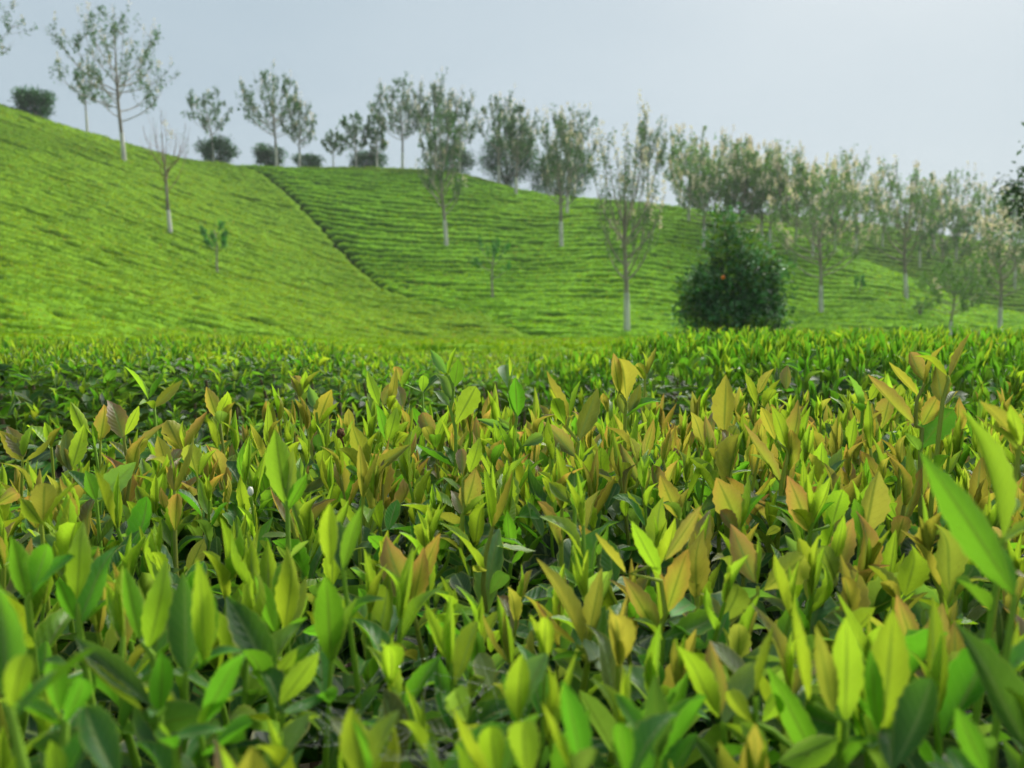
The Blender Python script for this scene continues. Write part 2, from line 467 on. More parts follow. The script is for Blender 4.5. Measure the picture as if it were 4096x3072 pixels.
def make_row(can, Yk, k, x0, x1, hw, gap, seed, label, group, hue, step_f=0.8):
    r = np.random.default_rng(seed)
    step = float(np.clip(Yk * 0.0075, 0.14, 0.42))
    n = max(int((x1 - x0) / step), 4)
    X = np.linspace(x0, x1, n)
    wob = 1.6 * (vnoise(X * 0.05 + 3.1, Yk * 0.05) - 0.5) + 0.14 * (vnoise(X * 0.35, k * 7.3) - 0.5)
    Yc = Yk + wob
    # bushes of the row: uneven width and height, a few openings
    bush = 0.88 + 0.22 * vnoise(X * 1.3 + k * 13.7, k * 3.1)
    opening = np.ones(n)
    for q_ in range(int((x1 - x0) / (5.0 if step_f < .9 else 8.0))):
        xc = x0 + (x1 - x0) * (r.random() ** (2.4 if step_f < .9 else 1.0)); wd = r.uniform(0.5, 2.2)
        opening *= 1 - gap * r.uniform(0.3, 1.0) * np.exp(-((X - xc) / wd) ** 2)
    endt = np.minimum(smooth(X, x0 - .2, x0 + 0.3), smooth(-X, -x1 - .2, -x1 + 0.3)) if n > 6 else np.ones(n)
    hwn = hw * np.clip(bush * (0.40 + 0.60 * opening), 0.3, 1.12) * (0.72 + 0.28 * endt)
    Yv = Yc[:, None] + TS[None] * hwn[:, None]
    Xv = np.broadcast_to(X[:, None], Yv.shape) + 0.05 * r.normal(size=Yv.shape)
    top = ROW_H * (0.90 + 0.18 * vnoise(X * 1.4 + 5, k * 1.7)) * (0.85 + 0.15 * opening) * (0.6 + 0.4 * endt)
    zmid = can(X, Yc)[:, None]
    zg = zmid + step_f * (can(Xv, Yv) - zmid) - ROW_H
    Zv = zg + HS[None] * top[:, None] + HS[None] * 0.14 * (vnoise(Xv * 3.1, Yv * 3.1 + k) - 0.5)
    m = len(TS)
    i = np.arange(n - 1)[:, None] * m; j = np.arange(m - 1)[None]
    Q = np.stack([i + j, i + m + j, i + m + j + 1, i + j + 1], -1).reshape(-1, 4)
    o0 = np.array([X[n // 2], Yk, float(zg[n // 2, m // 2])])
    V = np.stack([Xv, Yv, Zv], -1).reshape(-1, 3)
    # old foliage and painted-in shade darken the flanks, young flush only on top
    age_shade = np.where(np.abs(TS) > .95, .30, np.where(np.abs(TS) > .85, .55, 1.0))
    CB = np.broadcast_to(age_shade[None, :, None] * np.array(hue), (n, m, 3)).reshape(-1, 3)
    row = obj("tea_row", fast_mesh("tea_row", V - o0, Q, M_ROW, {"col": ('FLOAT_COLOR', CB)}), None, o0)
    tag(row, label, "tea row", group)
    # leaf tufts over the top and the face of the row
    seen = np.abs(X) < 0.74 * Yk + 1.5
    xa, xb = (X[seen].min(), X[seen].max()) if seen.any() else (0, 0)
    dens = float(np.clip(1900.0 / Yk, 22, 260))
    cnt = int((xb - xa) * 1.0 * dens)
    if cnt < 4: return row
    xs = r.uniform(xa, xb, cnt)
    ts = np.sign(r.uniform(-1, 1, cnt)) * r.random(cnt) ** 0.85 * 0.97
    fi = np.interp(xs, X, np.arange(n))
    w_ = np.interp(xs, X, hwn); tp = np.interp(xs, X, top); yc = np.interp(xs, X, Yc)
    ys = yc + ts * w_
    hp = np.interp(ts, TS, HS)
    zc_ = can(xs, yc)
    zs = zc_ + step_f * (can(xs, ys) - zc_) - ROW_H + hp * tp + hp * 0.14 * (vnoise(xs * 3.1, ys * 3.1 + k) - 0.5) - 0.01
    s = float(np.clip(0.056 + Yk * 0.0015, 0.06, 0.135))
    Ls = s * r.uniform(0.7, 1.35, cnt)
    D = np.stack([r.normal(0, 0.55, cnt), r.normal(0, 0.55, cnt) + 0.35 * np.sign(ts) * (np.abs(ts) > 0.8), np.full(cnt, 0.85)], -1)
    patch = vnoise(xs * 0.16, ys * 0.22 + 9)
    fine = r.random(cnt)
    c_lo = np.array([0.065, 0.150, 0.010]); c_hi = np.array([0.31, 0.385, 0.013])
    clump = vnoise(xs * 1.1 + 40, ys * 1.3)
    f = np.clip(0.42 * patch + 0.55 * clump + 0.60 * fine - 0.34, 0, 1)[:, None]
    Cc = (c_lo * (1 - f) + c_hi * f) * np.array(hue)[None]
    warm = (r.random(cnt) < 0.03 + 0.06 * (patch > 0.68))[:, None]
    Cc = np.where(warm, np.array([0.30, 0.27, 0.05]), Cc)
    Cc = np.where((np.abs(ts) > .88)[:, None], np.array([.045, .10, .016]) * r.uniform(.7, 1.4, (cnt, 1)), Cc)  # flank tufts: old-leaf green with the face's shade put into the colour
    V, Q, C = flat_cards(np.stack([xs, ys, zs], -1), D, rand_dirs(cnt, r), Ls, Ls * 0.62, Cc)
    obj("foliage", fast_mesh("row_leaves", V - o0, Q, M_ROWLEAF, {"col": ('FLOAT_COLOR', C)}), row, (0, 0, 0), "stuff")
    return row

yk, k = 6.9, 0
while yk < 84:
    spread = 0.78 * yk + (6.5 if yk < 32 else 2.5)
    xr = float(ravine_x(yk))
    seam = 31 < yk < 79
    if seam:
        if xr - 0.45 > -spread + 2:
            make_row(canopy_a, yk, k, -spread, xr - (0.02 + .12 * vnoise(yk * .5, 2.0)) * smooth(yk, 46, 56) + .75 * (1 - smooth(yk, 44, 50)) * (.3 + vnoise(yk * .9, 4.0)), 0.575, 0.85, 100 + k,
                     "clipped tea row following the contour of the smooth left slope", "tea rows of the left slope", (1.06, 1.10, .85), 1.0)
        yb = yk + 0.45
        make_row(canopy_a, yb, k + 500, xr + (0.10 + .22 * vnoise(yk * .6, 9.0)) * smooth(yk, 46, 56) - .75 * (1 - smooth(yk, 44, 50)) * (.3 + vnoise(yk * .9, 7.0)), spread, 0.545, 1.0, 700 + k,
                 "clipped tea row lying level across the ribbed middle slope", "tea rows of the middle slope", (1.16, 1.40, .95), .74)
    elif yk <= 31:
        make_row(canopy_a, yk, k, -spread, spread, 0.61, 0.5, 100 + k,
                 "bright clipped tea row on the valley floor behind the near bushes", "tea rows of the valley floor", (1.04, 1.14, 1.0))
    else:
        make_row(canopy_a, yk, k, -spread, spread, 0.56, 0.5, 100 + k,
                 "clipped tea row on the rounded top behind the slope's edge", "tea rows along the crest", (0.95, 1.0, 1.0))
    yk += 1.06 if yk > 30 else 1.16
    k += 1
yk = 66.0
while yk < 98:
    make_row(canopy_c, yk, k + 900, 0.18 * yk, 0.80 * yk, 0.56, 0.7, 1500 + k,
             "darker tea row on the far slope at the right", "tea rows of the far right slope", (0.98, 1.12, 1.0), .65)
    yk += 1.2; k += 1

# ------------------------------------------------------------------ trees on the hills
def blossom_tree(spec, seed):
    (px, py, tx, ty, cl, cr, fork, dens, bloss, style, dist, label) = spec
    r = np.random.default_rng(seed)
    wood_side = px > 2650 and style != 'sapling'
    if wood_side: dens, fork, bloss = dens * 1.3, fork - .07, bloss * .5
    else: bloss = bloss * .6
    c = dist if dist else hit(px, py)
    base = unproj(px, py, c)
    gz = float(ground_z(base[0], base[1]))
    vis = base[2]
    H = (py - ty) / F * c
    top = unproj(tx, ty, c)
    ctr_px = (cl + cr) / 2
    cxw = (ctr_px - px) / F * c
    rx = (cr - cl) / 2 / F * c * (1.25 if wood_side else 1.0)
    root = empty("sapling" if style in ("sapling", "bare") else "blossom_tree", (base[0], base[1], min(gz, vis - 0.3)))
    o0 = np.array(root.location)
    tag(root, label, "sapling" if style == "sapling" else "tree", "slender trees planted across the tea hills")
    lean = np.array([top[0] - base[0], 0, 0])
    # trunk
    r0 = 0.012 * H + 0.03
    th = fork * H + 0.28 * H if style != "bare" else 0.62 * H
    zs = np.linspace(0, 1, 9)
    zlow = base[2] - o0[2]
    P = np.stack([lean[0] * (zs * th / H) * 0.8 + 0.10 * np.sin(zs * 5 + seed) * zs, 0.08 * np.sin(zs * 4 + 2 * seed) * zs,
                  zlow + zs * th], -1)
    P = np.concatenate([[[0, 0, -0.1]], P])
    R = r0 * (1 - 0.62 * np.concatenate([[0], zs]))
    lime = 0.17 if style != "sapling" else 0.0
    V, Q = tube(P, R, 7)
    trunk = obj("trunk", fast_mesh("trunk", V, Q, M_BARK if style != "sapling" else M_TWIG), root)
    if lime:
        zz = np.linspace(0, lime / (th / H), 4)
        Pl = np.stack([np.interp(zz, zs, P[1:, 0]), np.interp(zz, zs, P[1:, 1]), np.interp(zz, zs, P[1:, 2])], -1)
        Pl = np.concatenate([[[0, 0, -0.05]], Pl])
        V, Q = tube(Pl, np.interp(np.concatenate([[0], zz]), zs, R[1:]) + 0.012, 7)
        obj("whitewash", fast_mesh("whitewash", V, Q, M_LIME), trunk)
    # limbs rising to an egg-shaped crown
    zc = zlow + H * (fork + 1.0) / 2.0; rz = H * (1.0 - fork) / 2.0
    cen = np.array([cxw * 0.9, 0, zc])
    nl = {"big": 20, "mid": 15, "bare": 11, "sapling": 6}[style]
    wood, fol, blo = Join(), [], []
    twigs = []
    for i in range(nl):
        az = i * 2.39996 + r.uniform(-0.3, 0.3)
        if style == "bare":
            el = r.uniform(0.25, 0.9)
        else:
            el = -0.72 + 1.70 * ((i + 0.5) / nl) ** .85 + r.uniform(-0.12, 0.12)
        el = min(el, 1.0)
        hz = math.sqrt(max(0.0, 1 - min(abs(el), 0.99) ** 2))
        rr_ = r.uniform(0.80, 1.10)
        tip = cen + np.array([rx * hz * math.cos(az), rx * hz * math.sin(az), rz * el]) * rr_
        u0 = np.clip(0.42 + 0.5 * (i / nl) + r.uniform(-0.06, 0.06), 0.3, 0.98) if style != "bare" else r.uniform(0.45, 0.9)
        st = np.array([np.interp(u0, zs, P[1:, 0]), np.interp(u0, zs, P[1:, 1]), np.interp(u0, zs, P[1:, 2])])
        if st[2] > tip[2] - 0.1 * H:
            u1 = np.clip((tip[2] - 0.12 * H - zlow) / th, 0.3, 0.95)
            st = np.array([np.interp(u1, zs, P[1:, 0]), np.interp(u1, zs, P[1:, 1]), np.interp(u1, zs, P[1:, 2])])
        out = tip - st
        ctrl = st + np.array([out[0] * 0.78, out[1] * 0.78, out[2] * 0.28])
        br = bezier(st, ctrl, tip, 8)
        V, Q = tube(br, r0 * np.linspace(0.30, 0.07, 8), 4); wood.add(V, Q)
        twigs.append(br[4:])
        for _ in range({"big": 6, "mid": 5, "bare": 3, "sapling": 2}[style]):
            q = int(r.integers(2, 7)); s0 = br[q]
            dd = (tip - s0) * 0.55 + r.normal(0, 1, 3) * np.array([rx, rx, rz * 0.55]) * 0.20
            dd = dd * np.array([.95, .95, 1]); dd[2] = abs(dd[2]) * 0.8 + 0.16 * rz
            en = s0 + dd
            tw = bezier(s0, s0 + np.array([dd[0] * 0.7, dd[1] * 0.7, dd[2] * 0.3]), en, 5)
            V, Q = tube(tw, r0 * np.linspace(0.11, 0.04, 5), 3); wood.add(V, Q)
            twigs.append(tw[1:])
    obj("branches", wood.mesh("branches", M_TWIG if style != "bare" else M_REDTWIG), root, (0, 0, 0), "stuff")
    # leaf clusters along the twigs, upright flower panicles at their ends
    lp, ld, ll, lc = [], [], [], []
    bp, bd, bl_, bc = [], [], [], []
    ls = {"big": 0.17, "mid": 0.17, "bare": 0.10, "sapling": 0.17}[style]
    ls = ls * np.clip(c / 60.0, 0.7, 1.25) * min(1.0, .35 + H / 4.0)
    for tw in twigs:
        nc = r.poisson((3.4 if wood_side else 4.2) * dens * (2.2 if style == 'sapling' else 1))
        for _ in range(nc):
            uq = r.random() ** .8 * (len(tw) - 1); iq = min(int(uq), len(tw) - 2); q = tw[iq] * (1 - uq + iq) + tw[iq + 1] * (uq - iq)
            m = int(r.integers(3, 8))
            shade = r.uniform(0.7, 1.25)
            for _ in range(m):
                lp.append(q + r.normal(0, 1, 3) * (0.035 + .0042 * H) * np.array([1, 1, 2.0])); ld.append(r.normal(0, 1, 3) + np.array([0, 0, 0.1]))
                ll.append(ls * r.uniform(0.6, 1.3)); lc.append((np.array([0.100, 0.215, 0.045]) if wood_side else np.array([0.046, 0.130, 0.030])) * shade * r.uniform(0.8, 1.2))
        if r.random() < bloss:
            ph = 0.60 * r.uniform(0.6, 1.4) * (H / 11.0) ** 0.5
            for u in np.linspace(0, 1, 15):
                e = tw[-1] + np.array([0, 0, u * ph])
                bp.append(e + r.normal(0, 0.085 * (1.15 - u), 3)); bd.append(r.normal(0, 1, 3) + np.array([0, 0, 0.4]))
                bl_.append((.16 if wood_side else .12) * r.uniform(0.7, 1.3))
                bc.append(np.array([0.66, 0.57, 0.53]) * r.uniform(0.75, 1.2))
    if style == "sapling":
        for w in lc: w *= np.array([1.3, 1.9, 0.9])
    if lp:
        n = len(lp); ll = np.array(ll)
        V, T, C = cards(lp, ld, rand_dirs(n, r), ll, ll * 0.75, lc)
        obj("foliage", fast_mesh("foliage", V, T, M_FOL, {"col": ('FLOAT_COLOR', C)}), root, (0, 0, 0), "stuff")
    if bp:
        n = len(bp); bl_ = np.array(bl_)
        V, Q, C = flat_cards(bp, bd, rand_dirs(n, r), bl_, bl_ * 0.8, bc)
        obj("blossoms", fast_mesh("blossoms", V, Q, M_BLOSSOM, {"col": ('FLOAT_COLOR', C)}), root, (0, 0, 0), "stuff")
    return root

#  base x, base y, top x, top y, crown left, right, fork, leaf density, blossom share, style, distance, label
WOOD = "flowering tree whose crown merges with its neighbours in the wood at right"
TREES = [
 (497, 636, 450, 40, 247, 680, .38, 1.15, .45, "big", 0, "largest open-crowned tree on the left, standing on the upper slope"),
 (347, 484, 338, 265, 300, 395, .35, .40, .1, "mid", 72, "thin young tree half hidden behind the largest left-hand tree"),
 (682, 926, 640, 430, 574, 778, .22, .10, .25, "bare", 0, "nearly leafless reddish tree with a white trunk on the left slope"),
 (869, 1085, 862, 889, 800, 925, .55, 1.0, 0, "sapling", 0, "little bright green sapling standing alone on the left slope"),
 (855, 620, 815, 355, 741, 920, .35, .7, .1, "mid", 78, "sparse young tree in front of a dark bush on the left crest"),
 (1105, 656, 1099, 285, 966, 1229, .33, 1.0, .35, "big", 80, "broad tree on the crest with a round dark bush at its foot"),
 (1198, 658, 1210, 385, 1130, 1272, .25, .8, .2, "mid", 81, "narrow tree on the crest just right of the broad crest tree"),
 (1334, 664, 1330, 506, 1290, 1385, .3, .5, 0, "mid", 82, "smallest wispy tree alone on the crest between two clumps"),
 (1425, 664, 1418, 445, 1352, 1480, .28, .8, .1, "mid", 82, "low tree on the crest, left of a pair beside dark scrub"),
 (1508, 666, 1505, 457, 1452, 1551, .25, .9, .1, "mid", 82, "low tree on the crest, right of a pair beside dark scrub"),
 (1610, 670, 1607, 320, 1477, 1690, .36, .9, .4, "big", 80, "slim-trunked crest tree with clear sky under its wide crown"),
 (1746, 676, 1730, 305, 1640, 1840, .33, 1.0, .6, "big", 81, "tallest tree of the middle crest, behind a nearer pale trunk"),
 (1786, 982, 1735, 400, 1650, 1870, .28, 1.0, .4, "big", 0, "tree halfway up the middle slope with drooping leafy lower boughs"),
 (1838, 684, 1841, 370, 1780, 1925, .33, .9, .5, "mid", 81, "flowering crest tree rising from behind a dark hedge clump"),
 (1996, 722, 1990, 362, 1922, 2082, .38, .9, .5, "mid", 80, "flowering crest tree in front of the biggest dark evergreen"),
 (2064, 774, 2070, 412, 1983, 2163, .35, 1.0, .6, "big", 0, "crest tree whose pale trunk stands forward of the dark evergreens"),
 (2246, 982, 2218, 430, 2140, 2340, .33, 1.0, .6, "big", 0, "leaning white-trunked tree right of the middle of the ribbed slope"),
 (2268, 852, 2285, 436, 2190, 2390, .38, .9, .7, "big", 0, "tree with a grey trunk higher up behind the leaning white trunk"),
 (2508, 1320, 2480, 450, 2370, 2650, .30, .95, .75, "big", 0, "nearest tall tree with a bright trunk left of the dark orange tree"),
 (2592, 802, 2589, 472, 2530, 2665, .3, .8, .6, "mid", 79, "flowering tree on the crest right behind the nearest tall tree"),
 (2718, 806, 2725, 520, 2650, 2780, .3, .9, .7, "mid", 79, "crest tree at the left end of the blossoming wood"),
 (2755, 880, 2760, 515, 2690, 2840, .3, 1.0, .9, "mid", 0, "second tree of the blossoming wood, on its left flank"),
 (2815, 985, 2800, 560, 2710, 2900, .3, 1.0, .8, "mid", 0, "slope tree with a pale trunk just above the dark orange tree"),
 (2909, 872, 2915, 515, 2840, 3000, .3, 1.0, .9, "mid", 0, "highest crown of the blossoming wood on the right"),
 (2960, 960, 2965, 580, 2870, 3070, .25, 1.2, .9, "big", 0, "leafy tree in front of the highest crown of the blossoming wood"),
 (3008, 880, 3020, 560, 2930, 3090, .3, 1.0, .9, "mid", 0, "pinkish crown in the middle of the blossoming wood"),
 (3080, 985, 3090, 600, 2980, 3190, .25, 1.2, .9, "big", 0, "dense green and pink tree at the heart of the blossoming wood"),
 (3125, 900, 3125, 565, 3040, 3210, .3, 1.0, .9, "mid", 0, "rounded crown on the skyline right of the wood's middle"),
 (3286, 1246, 3240, 640, 3080, 3420, .32, .9, .8, "big", 0, "fork-stemmed tree on open tea right of the dark orange tree"),
 (3250, 1025, 3255, 640, 3150, 3330, .3, 1.0, .9, "mid", 0, "tree behind the fork-stemmed one, crown lost among blossom"),
 (3397, 930, 3397, 602, 3320, 3480, .3, .9, .8, "mid", 92, "lone rounded crown peaking on the skyline beyond the wood"),
 (3425, 1010, 3420, 670, 3330, 3520, .3, 1.0, .9, "mid", 0, "tree at the shoulder where the near slope drops away"),
 (3625, 1188, 3582, 635, 3490, 3690, .38, .9, .8, "big", 0, "white-trunked tree standing on the edge of the near right slope"),
 (3805, 1345, 3795, 1000, 3690, 3910, .30, 1.3, .05, "mid", 44, "bushy light green tree low down at the right"),
 (3825, 1010, 3815, 665, 3740, 3905, .3, .9, .9, "mid", 88, "tall round crown on the right skyline above the bushy light green tree"),
 (3999, 1318, 3985, 800, 3895, 4110, .36, .9, .9, "big", 46, "pinkish tree with a long brown trunk near the right edge"),
 (3735, 1000, 3735, 700, 3680, 3800, .3, .9, .9, "mid", 88, "narrow flowering tree between two round crowns on the right skyline"),
 (3960, 1010, 3960, 735, 3890, 4030, .3, .9, .9, "mid", 90, "lower flowering crown on the skyline close to the right edge"),
 (4080, 1010, 4075, 745, 4010, 4150, .3, .9, .9, "mid", 90, "last flowering crown on the skyline, cut by the right edge"),
 (1970, 1180, 1965, 930, 1890, 2060, .42, .9, 0, "sapling", 0, "thin-stemmed sapling in the middle of the ribbed slope"),
 (3440, 1165, 3440, 1105, 3415, 3465, .4, .9, 0, "sapling", 0, "tiny sapling on the near right slope beside the fork-stemmed tree"),
 (-150, 395, -150, -90, -330, 45, .35, 1.0, .4, "big", 56, "tree at the left edge with only its outer twigs in the picture"),
 (2860, 935, 2862, 570, 2780, 2950, .22, 1.1, .9, "mid", 0, WOOD), (3045, 945, 3050, 590, 2960, 3140, .22, 1.1, .9, "mid", 0, WOOD),
 (3185, 965, 3185, 610, 3100, 3280, .22, 1.1, .9, "mid", 0, WOOD), (3340, 1000, 3335, 650, 3260, 3430, .22, 1.1, .9, "mid", 0, WOOD),
 (3530, 985, 3525, 690, 3450, 3610, .22, 1.1, .9, "mid", 88, WOOD), (3680, 1040, 3660, 730, 3590, 3750, .22, 1.1, .9, "mid", 84, WOOD),
 (3880, 1090, 3880, 760, 3800, 3960, .22, 1.1, .9, "mid", 82, WOOD), (3770, 1110, 3765, 790, 3690, 3850, .2, 1.1, .9, "mid", 80, WOOD),
 (4060, 1120, 4060, 830, 3980, 4140, .2, 1.1, .9, "mid", 80, WOOD), (3300, 950, 3300, 630, 3210, 3390, .22, 1.1, .9, "mid", 90, WOOD),
]
for i, sp in enumerate(TREES):
    blossom_tree(sp, 40 + i)

def evergreen(px0, px1, py0, py1, dist, label, seed, leaf=0.17, n=1500, col=(0.030, 0.062, 0.028), name="evergreen_bush", cat="bush", lobes=None, light=0.0):
    r = np.random.default_rng(seed)
    c = dist
    bx = (px0 + px1) / 2
    cen = unproj(bx, (py0 + py1) / 2, c)
    rx = (px1 - px0) / 2 / F * c; rz = (py1 - py0) / 2 / F * c
    gz = float(ground_z(cen[0], cen[1]))
    root = empty(name, (cen[0], cen[1], gz)); o0 = np.array(root.location)
    tag(root, label, cat, "dark evergreens" if name == "evergreen_bush" else None)
    if lobes is None:
        lobes = [(0, 0, -0.30, .74, .66)] + [(math.cos(q) * r.uniform(.4, .75), r.uniform(-.4, .4), math.sin(q) * r.uniform(.3, .72), r.uniform(.22, .46), r.uniform(.2, .40)) for q in r.uniform(-.5, 3.6, 9)]
    wood = Join()
    P = bezier(np.array([0, 0, -0.05]), np.array([0.05, 0, 0.4]), np.array([0, 0, cen[2] - o0[2]]), 6)
    V, Q = tube(P, np.linspace(0.10, 0.05, 6) * min(1, rx), 7)
    obj("trunk", fast_mesh("trunk", V, Q, M_TWIG), root)
    vol = np.array([l[3] ** 2 * l[4] for l in lobes]); vol /= vol.sum()
    pp, dd, nn, cc, LL = [], [], [], [], []
    for l, v in zip(lobes, vol):
        lc = cen - o0 + np.array([l[0] * rx, l[1] * rx, l[2] * rz])
        V, Q = tube(bezier(P[3], (P[3] + lc) / 2 + np.array([0, 0, .1]), lc, 5), np.linspace(0.05, 0.02, 5) * min(1, rx), 5); wood.add(V, Q)
        m = int(n * v)
        cl = max(m // (20 if name == 'orange_tree' else 16), 3)
        d = rand_dirs(cl, r)
        q = lc + d * np.array([rx * l[3], rx * l[3], rz * l[4]]) * (r.uniform(0.45, 1.16, cl) ** 0.6)[:, None]
        pick = r.integers(0, cl, m)
        spread = (0.05 if name == 'orange_tree' else .085) * (rx + rz) / 2 + leaf * 0.4
        pos = q[pick] + r.normal(0, spread, (m, 3)) * np.array([1, 1, .75])
        out = norm(pos - lc)
        pp.append(pos); dd.append(out + r.normal(0, .7, (m, 3))); nn.append(out * 0.7 + np.array([0, 0, .6]) + r.normal(0, .5, (m, 3)))
        tint = np.array(col)[None] * r.uniform(0.4, 2.1, (cl, 1))[pick] * r.uniform(.75, 1.3, (m, 1))
        if light:
            young = (r.random(cl)[pick] < light * (0.6 + (out[:, 2] > 0.2)))[:, None]
            tint = np.where(young, np.array([0.13, 0.24, 0.03]) * r.uniform(.7, 1.2, (m, 1)), tint)
        cc.append(tint); LL.append(leaf * r.uniform(.65, 1.3, m))
    obj("branches", wood.mesh("branches", M_TWIG), root, (0, 0, 0), "stuff")
    LL = np.concatenate(LL)
    V, T, C = cards(np.concatenate(pp), np.concatenate(dd), np.concatenate(nn), LL, LL * 0.5, np.concatenate(cc))
    obj("foliage", fast_mesh("foliage", V, T, M_EVER, {"col": ('FLOAT_COLOR', C)}), root, (0, 0, 0), "stuff")
    return root, cen, rx, rz

BUSHES = [
 (68, 215, 352, 465, 68, "round dark bush on the skyline at the far left", 1700),
 (797, 939, 537, 655, 79, "round dark bush behind the sparse young crest tree", 1700),
 (1019, 1133, 574, 672, 83, "round dark bush at the foot of the broad crest tree", 1500),
 (1173, 1284, 608, 676, 83, "low dark shrub at the foot of the narrow crest tree", 900),
 (1395, 1545, 590, 684, 84, "dark scrub at the foot of the pair of low crest trees", 1500),
 (1712, 1910, 566, 700, 83, "dark clump behind the tallest middle crest tree", 2200),
 (1912, 2138, 478, 745, 83, "biggest dark evergreen on the middle crest", 3400),
 (2095, 2379, 600, 790, 82, "wide dark evergreen right of the biggest one", 2800),
 (2735, 2850, 700, 850, 82, "dark clump at the left end of the blossoming wood", 1200),
 (3655, 3705, 1195, 1245, 52, "tiny dark shrub among the tea near the white-trunked edge tree", 160),
]
for i, (a, b, t, u, d, lab, n) in enumerate(BUSHES):
    evergreen(a, b, t, u, d, lab, 300 + i, leaf=0.24 if n > 200 else 0.1, n=int(n * 2.2), col=(0.032, 0.100, 0.032))

# the orange tree in the valley
OL = [(0.0, 0, -.55, .80, .42), (-.10, 0, -.22, .78, .36), (.10, 0, .02, .74, .34), (-.12, 0, .36, .44, .32), (-.20, 0, .70, .26, .28), (.40, 0, .26, .40, .26), (-.70, 0, -.10, .30, .22),
      (.72, 0, -.12, .30, .26), (-.66, .1, -.52, .34, .22), (.74, 0, -.56, .34, .22), (-.08, -.35, -.35, .50, .32), (-.22, 0, .88, .18, .16), (-.84, 0, -.40, .20, .14), (.12, -.3, .15, .4, .3), (.62, 0, .10, .25, .2)]
ot, oc, orx, orz = evergreen(2722, 3150, 825, 1400, 17.0, "dark green orange tree standing behind the right-hand hedge", 400, leaf=0.125, n=11500,
                             col=(0.055, 0.145, 0.050), name="orange_tree", cat="tree", lobes=OL, light=0.26)
def blob(rad, seed, sub=2, amp=0.05):
    r = np.random.default_rng(seed)
    n, m = 10 * sub, 6 * sub
    th = np.linspace(0, math.pi, m); ph = np.linspace(0, 2 * math.pi, n, endpoint=False)
    T, Pp = np.meshgrid(th, ph, indexing='ij')
    R = rad * (1 + amp * (vnoise(T * 3 + seed, Pp * 2) - .5))
    V = np.stack([R * np.sin(T) * np.cos(Pp), R * np.sin(T) * np.sin(Pp), R * np.cos(T)], -1).reshape(-1, 3)
    i = np.arange(m - 1)[:, None] * n; j = np.arange(n)[None]
    Q = np.stack([i + j, i + n + j, i + n + (j + 1) % n, i + (j + 1) % n], -1).reshape(-1, 4)
    return V, Q
M_ORANGE = rough_material("orange_peel", (0.62, 0.12, 0.01), (0.75, 0.20, 0.015), 40, bump=0.2, dist=0.002, rough=0.45)
for (fx, fy, rad, lab) in [(2892, 1110, 0.040, "single bright orange fruit hanging on the orange tree")]:
    p = unproj(fx, fy, 17.0 - orx * 0.95)
    V, Q = blob(rad, 3)
    fr = obj("orange_fruit", fast_mesh("orange_fruit", V, Q, M_ORANGE), None, p)
    tag(fr, lab, "fruit")
    V, Q = tube(np.array([[0, 0, rad * .95], [0.004, 0, rad + .03], [0, 0.01, rad + .09]]), [0.003, 0.003, 0.002], 5)
    obj("stalk", fast_mesh("stalk", V, Q, M_TWIG), fr)
# evergreen whose twigs reach in at the right edge
RL = [(0, 0, 0, .9, .8), (-.62, 0, -.05, .38, .34), (-.80, 0, .02, .2, .22), (-.62, 0, 1.05, .20, .16), (.3, 0, .3, .6, .6)]
evergreen(4040, 4640, 560, 960, 13.0, "dark glossy branch ends poking in at the right edge", 420, leaf=0.10, n=3200,
          col=(0.030, 0.068, 0.026), name="evergreen_tree", cat="tree", lobes=RL)

# ------------------------------------------------------------------ tea leaves and shoots
#           upper side            underside
PAL = {
 "br": ((0.200, 0.150, 0.060), (0.375, 0.400, 0.050)),
 "or": ((0.220, 0.115, 0.065), (0.50, 0.325, 0.085)),
 "rd": ((0.210, 0.090, 0.065), (0.50, 0.240, 0.120)),
 "mv": ((0.165, 0.095, 0.075), (0.44, 0.260, 0.110)),
 "ol": ((0.090, 0.130, 0.040), (0.33, 0.370, 0.045)),
 "yg": ((0.165, 0.300, 0.035), (0.32, 0.460, 0.030)),
 "gr": ((0.055, 0.190, 0.028), (0.16, 0.380, 0.020)),
 "gg": ((0.085, 0.190, 0.070), (0.24, 0.400, 0.040)),
 "dg": ((0.026, 0.100, 0.020), (0.10, 0.210, 0.028)),
 "dk": ((0.012, 0.052, 0.016), (0.070, 0.140, 0.035)),
}

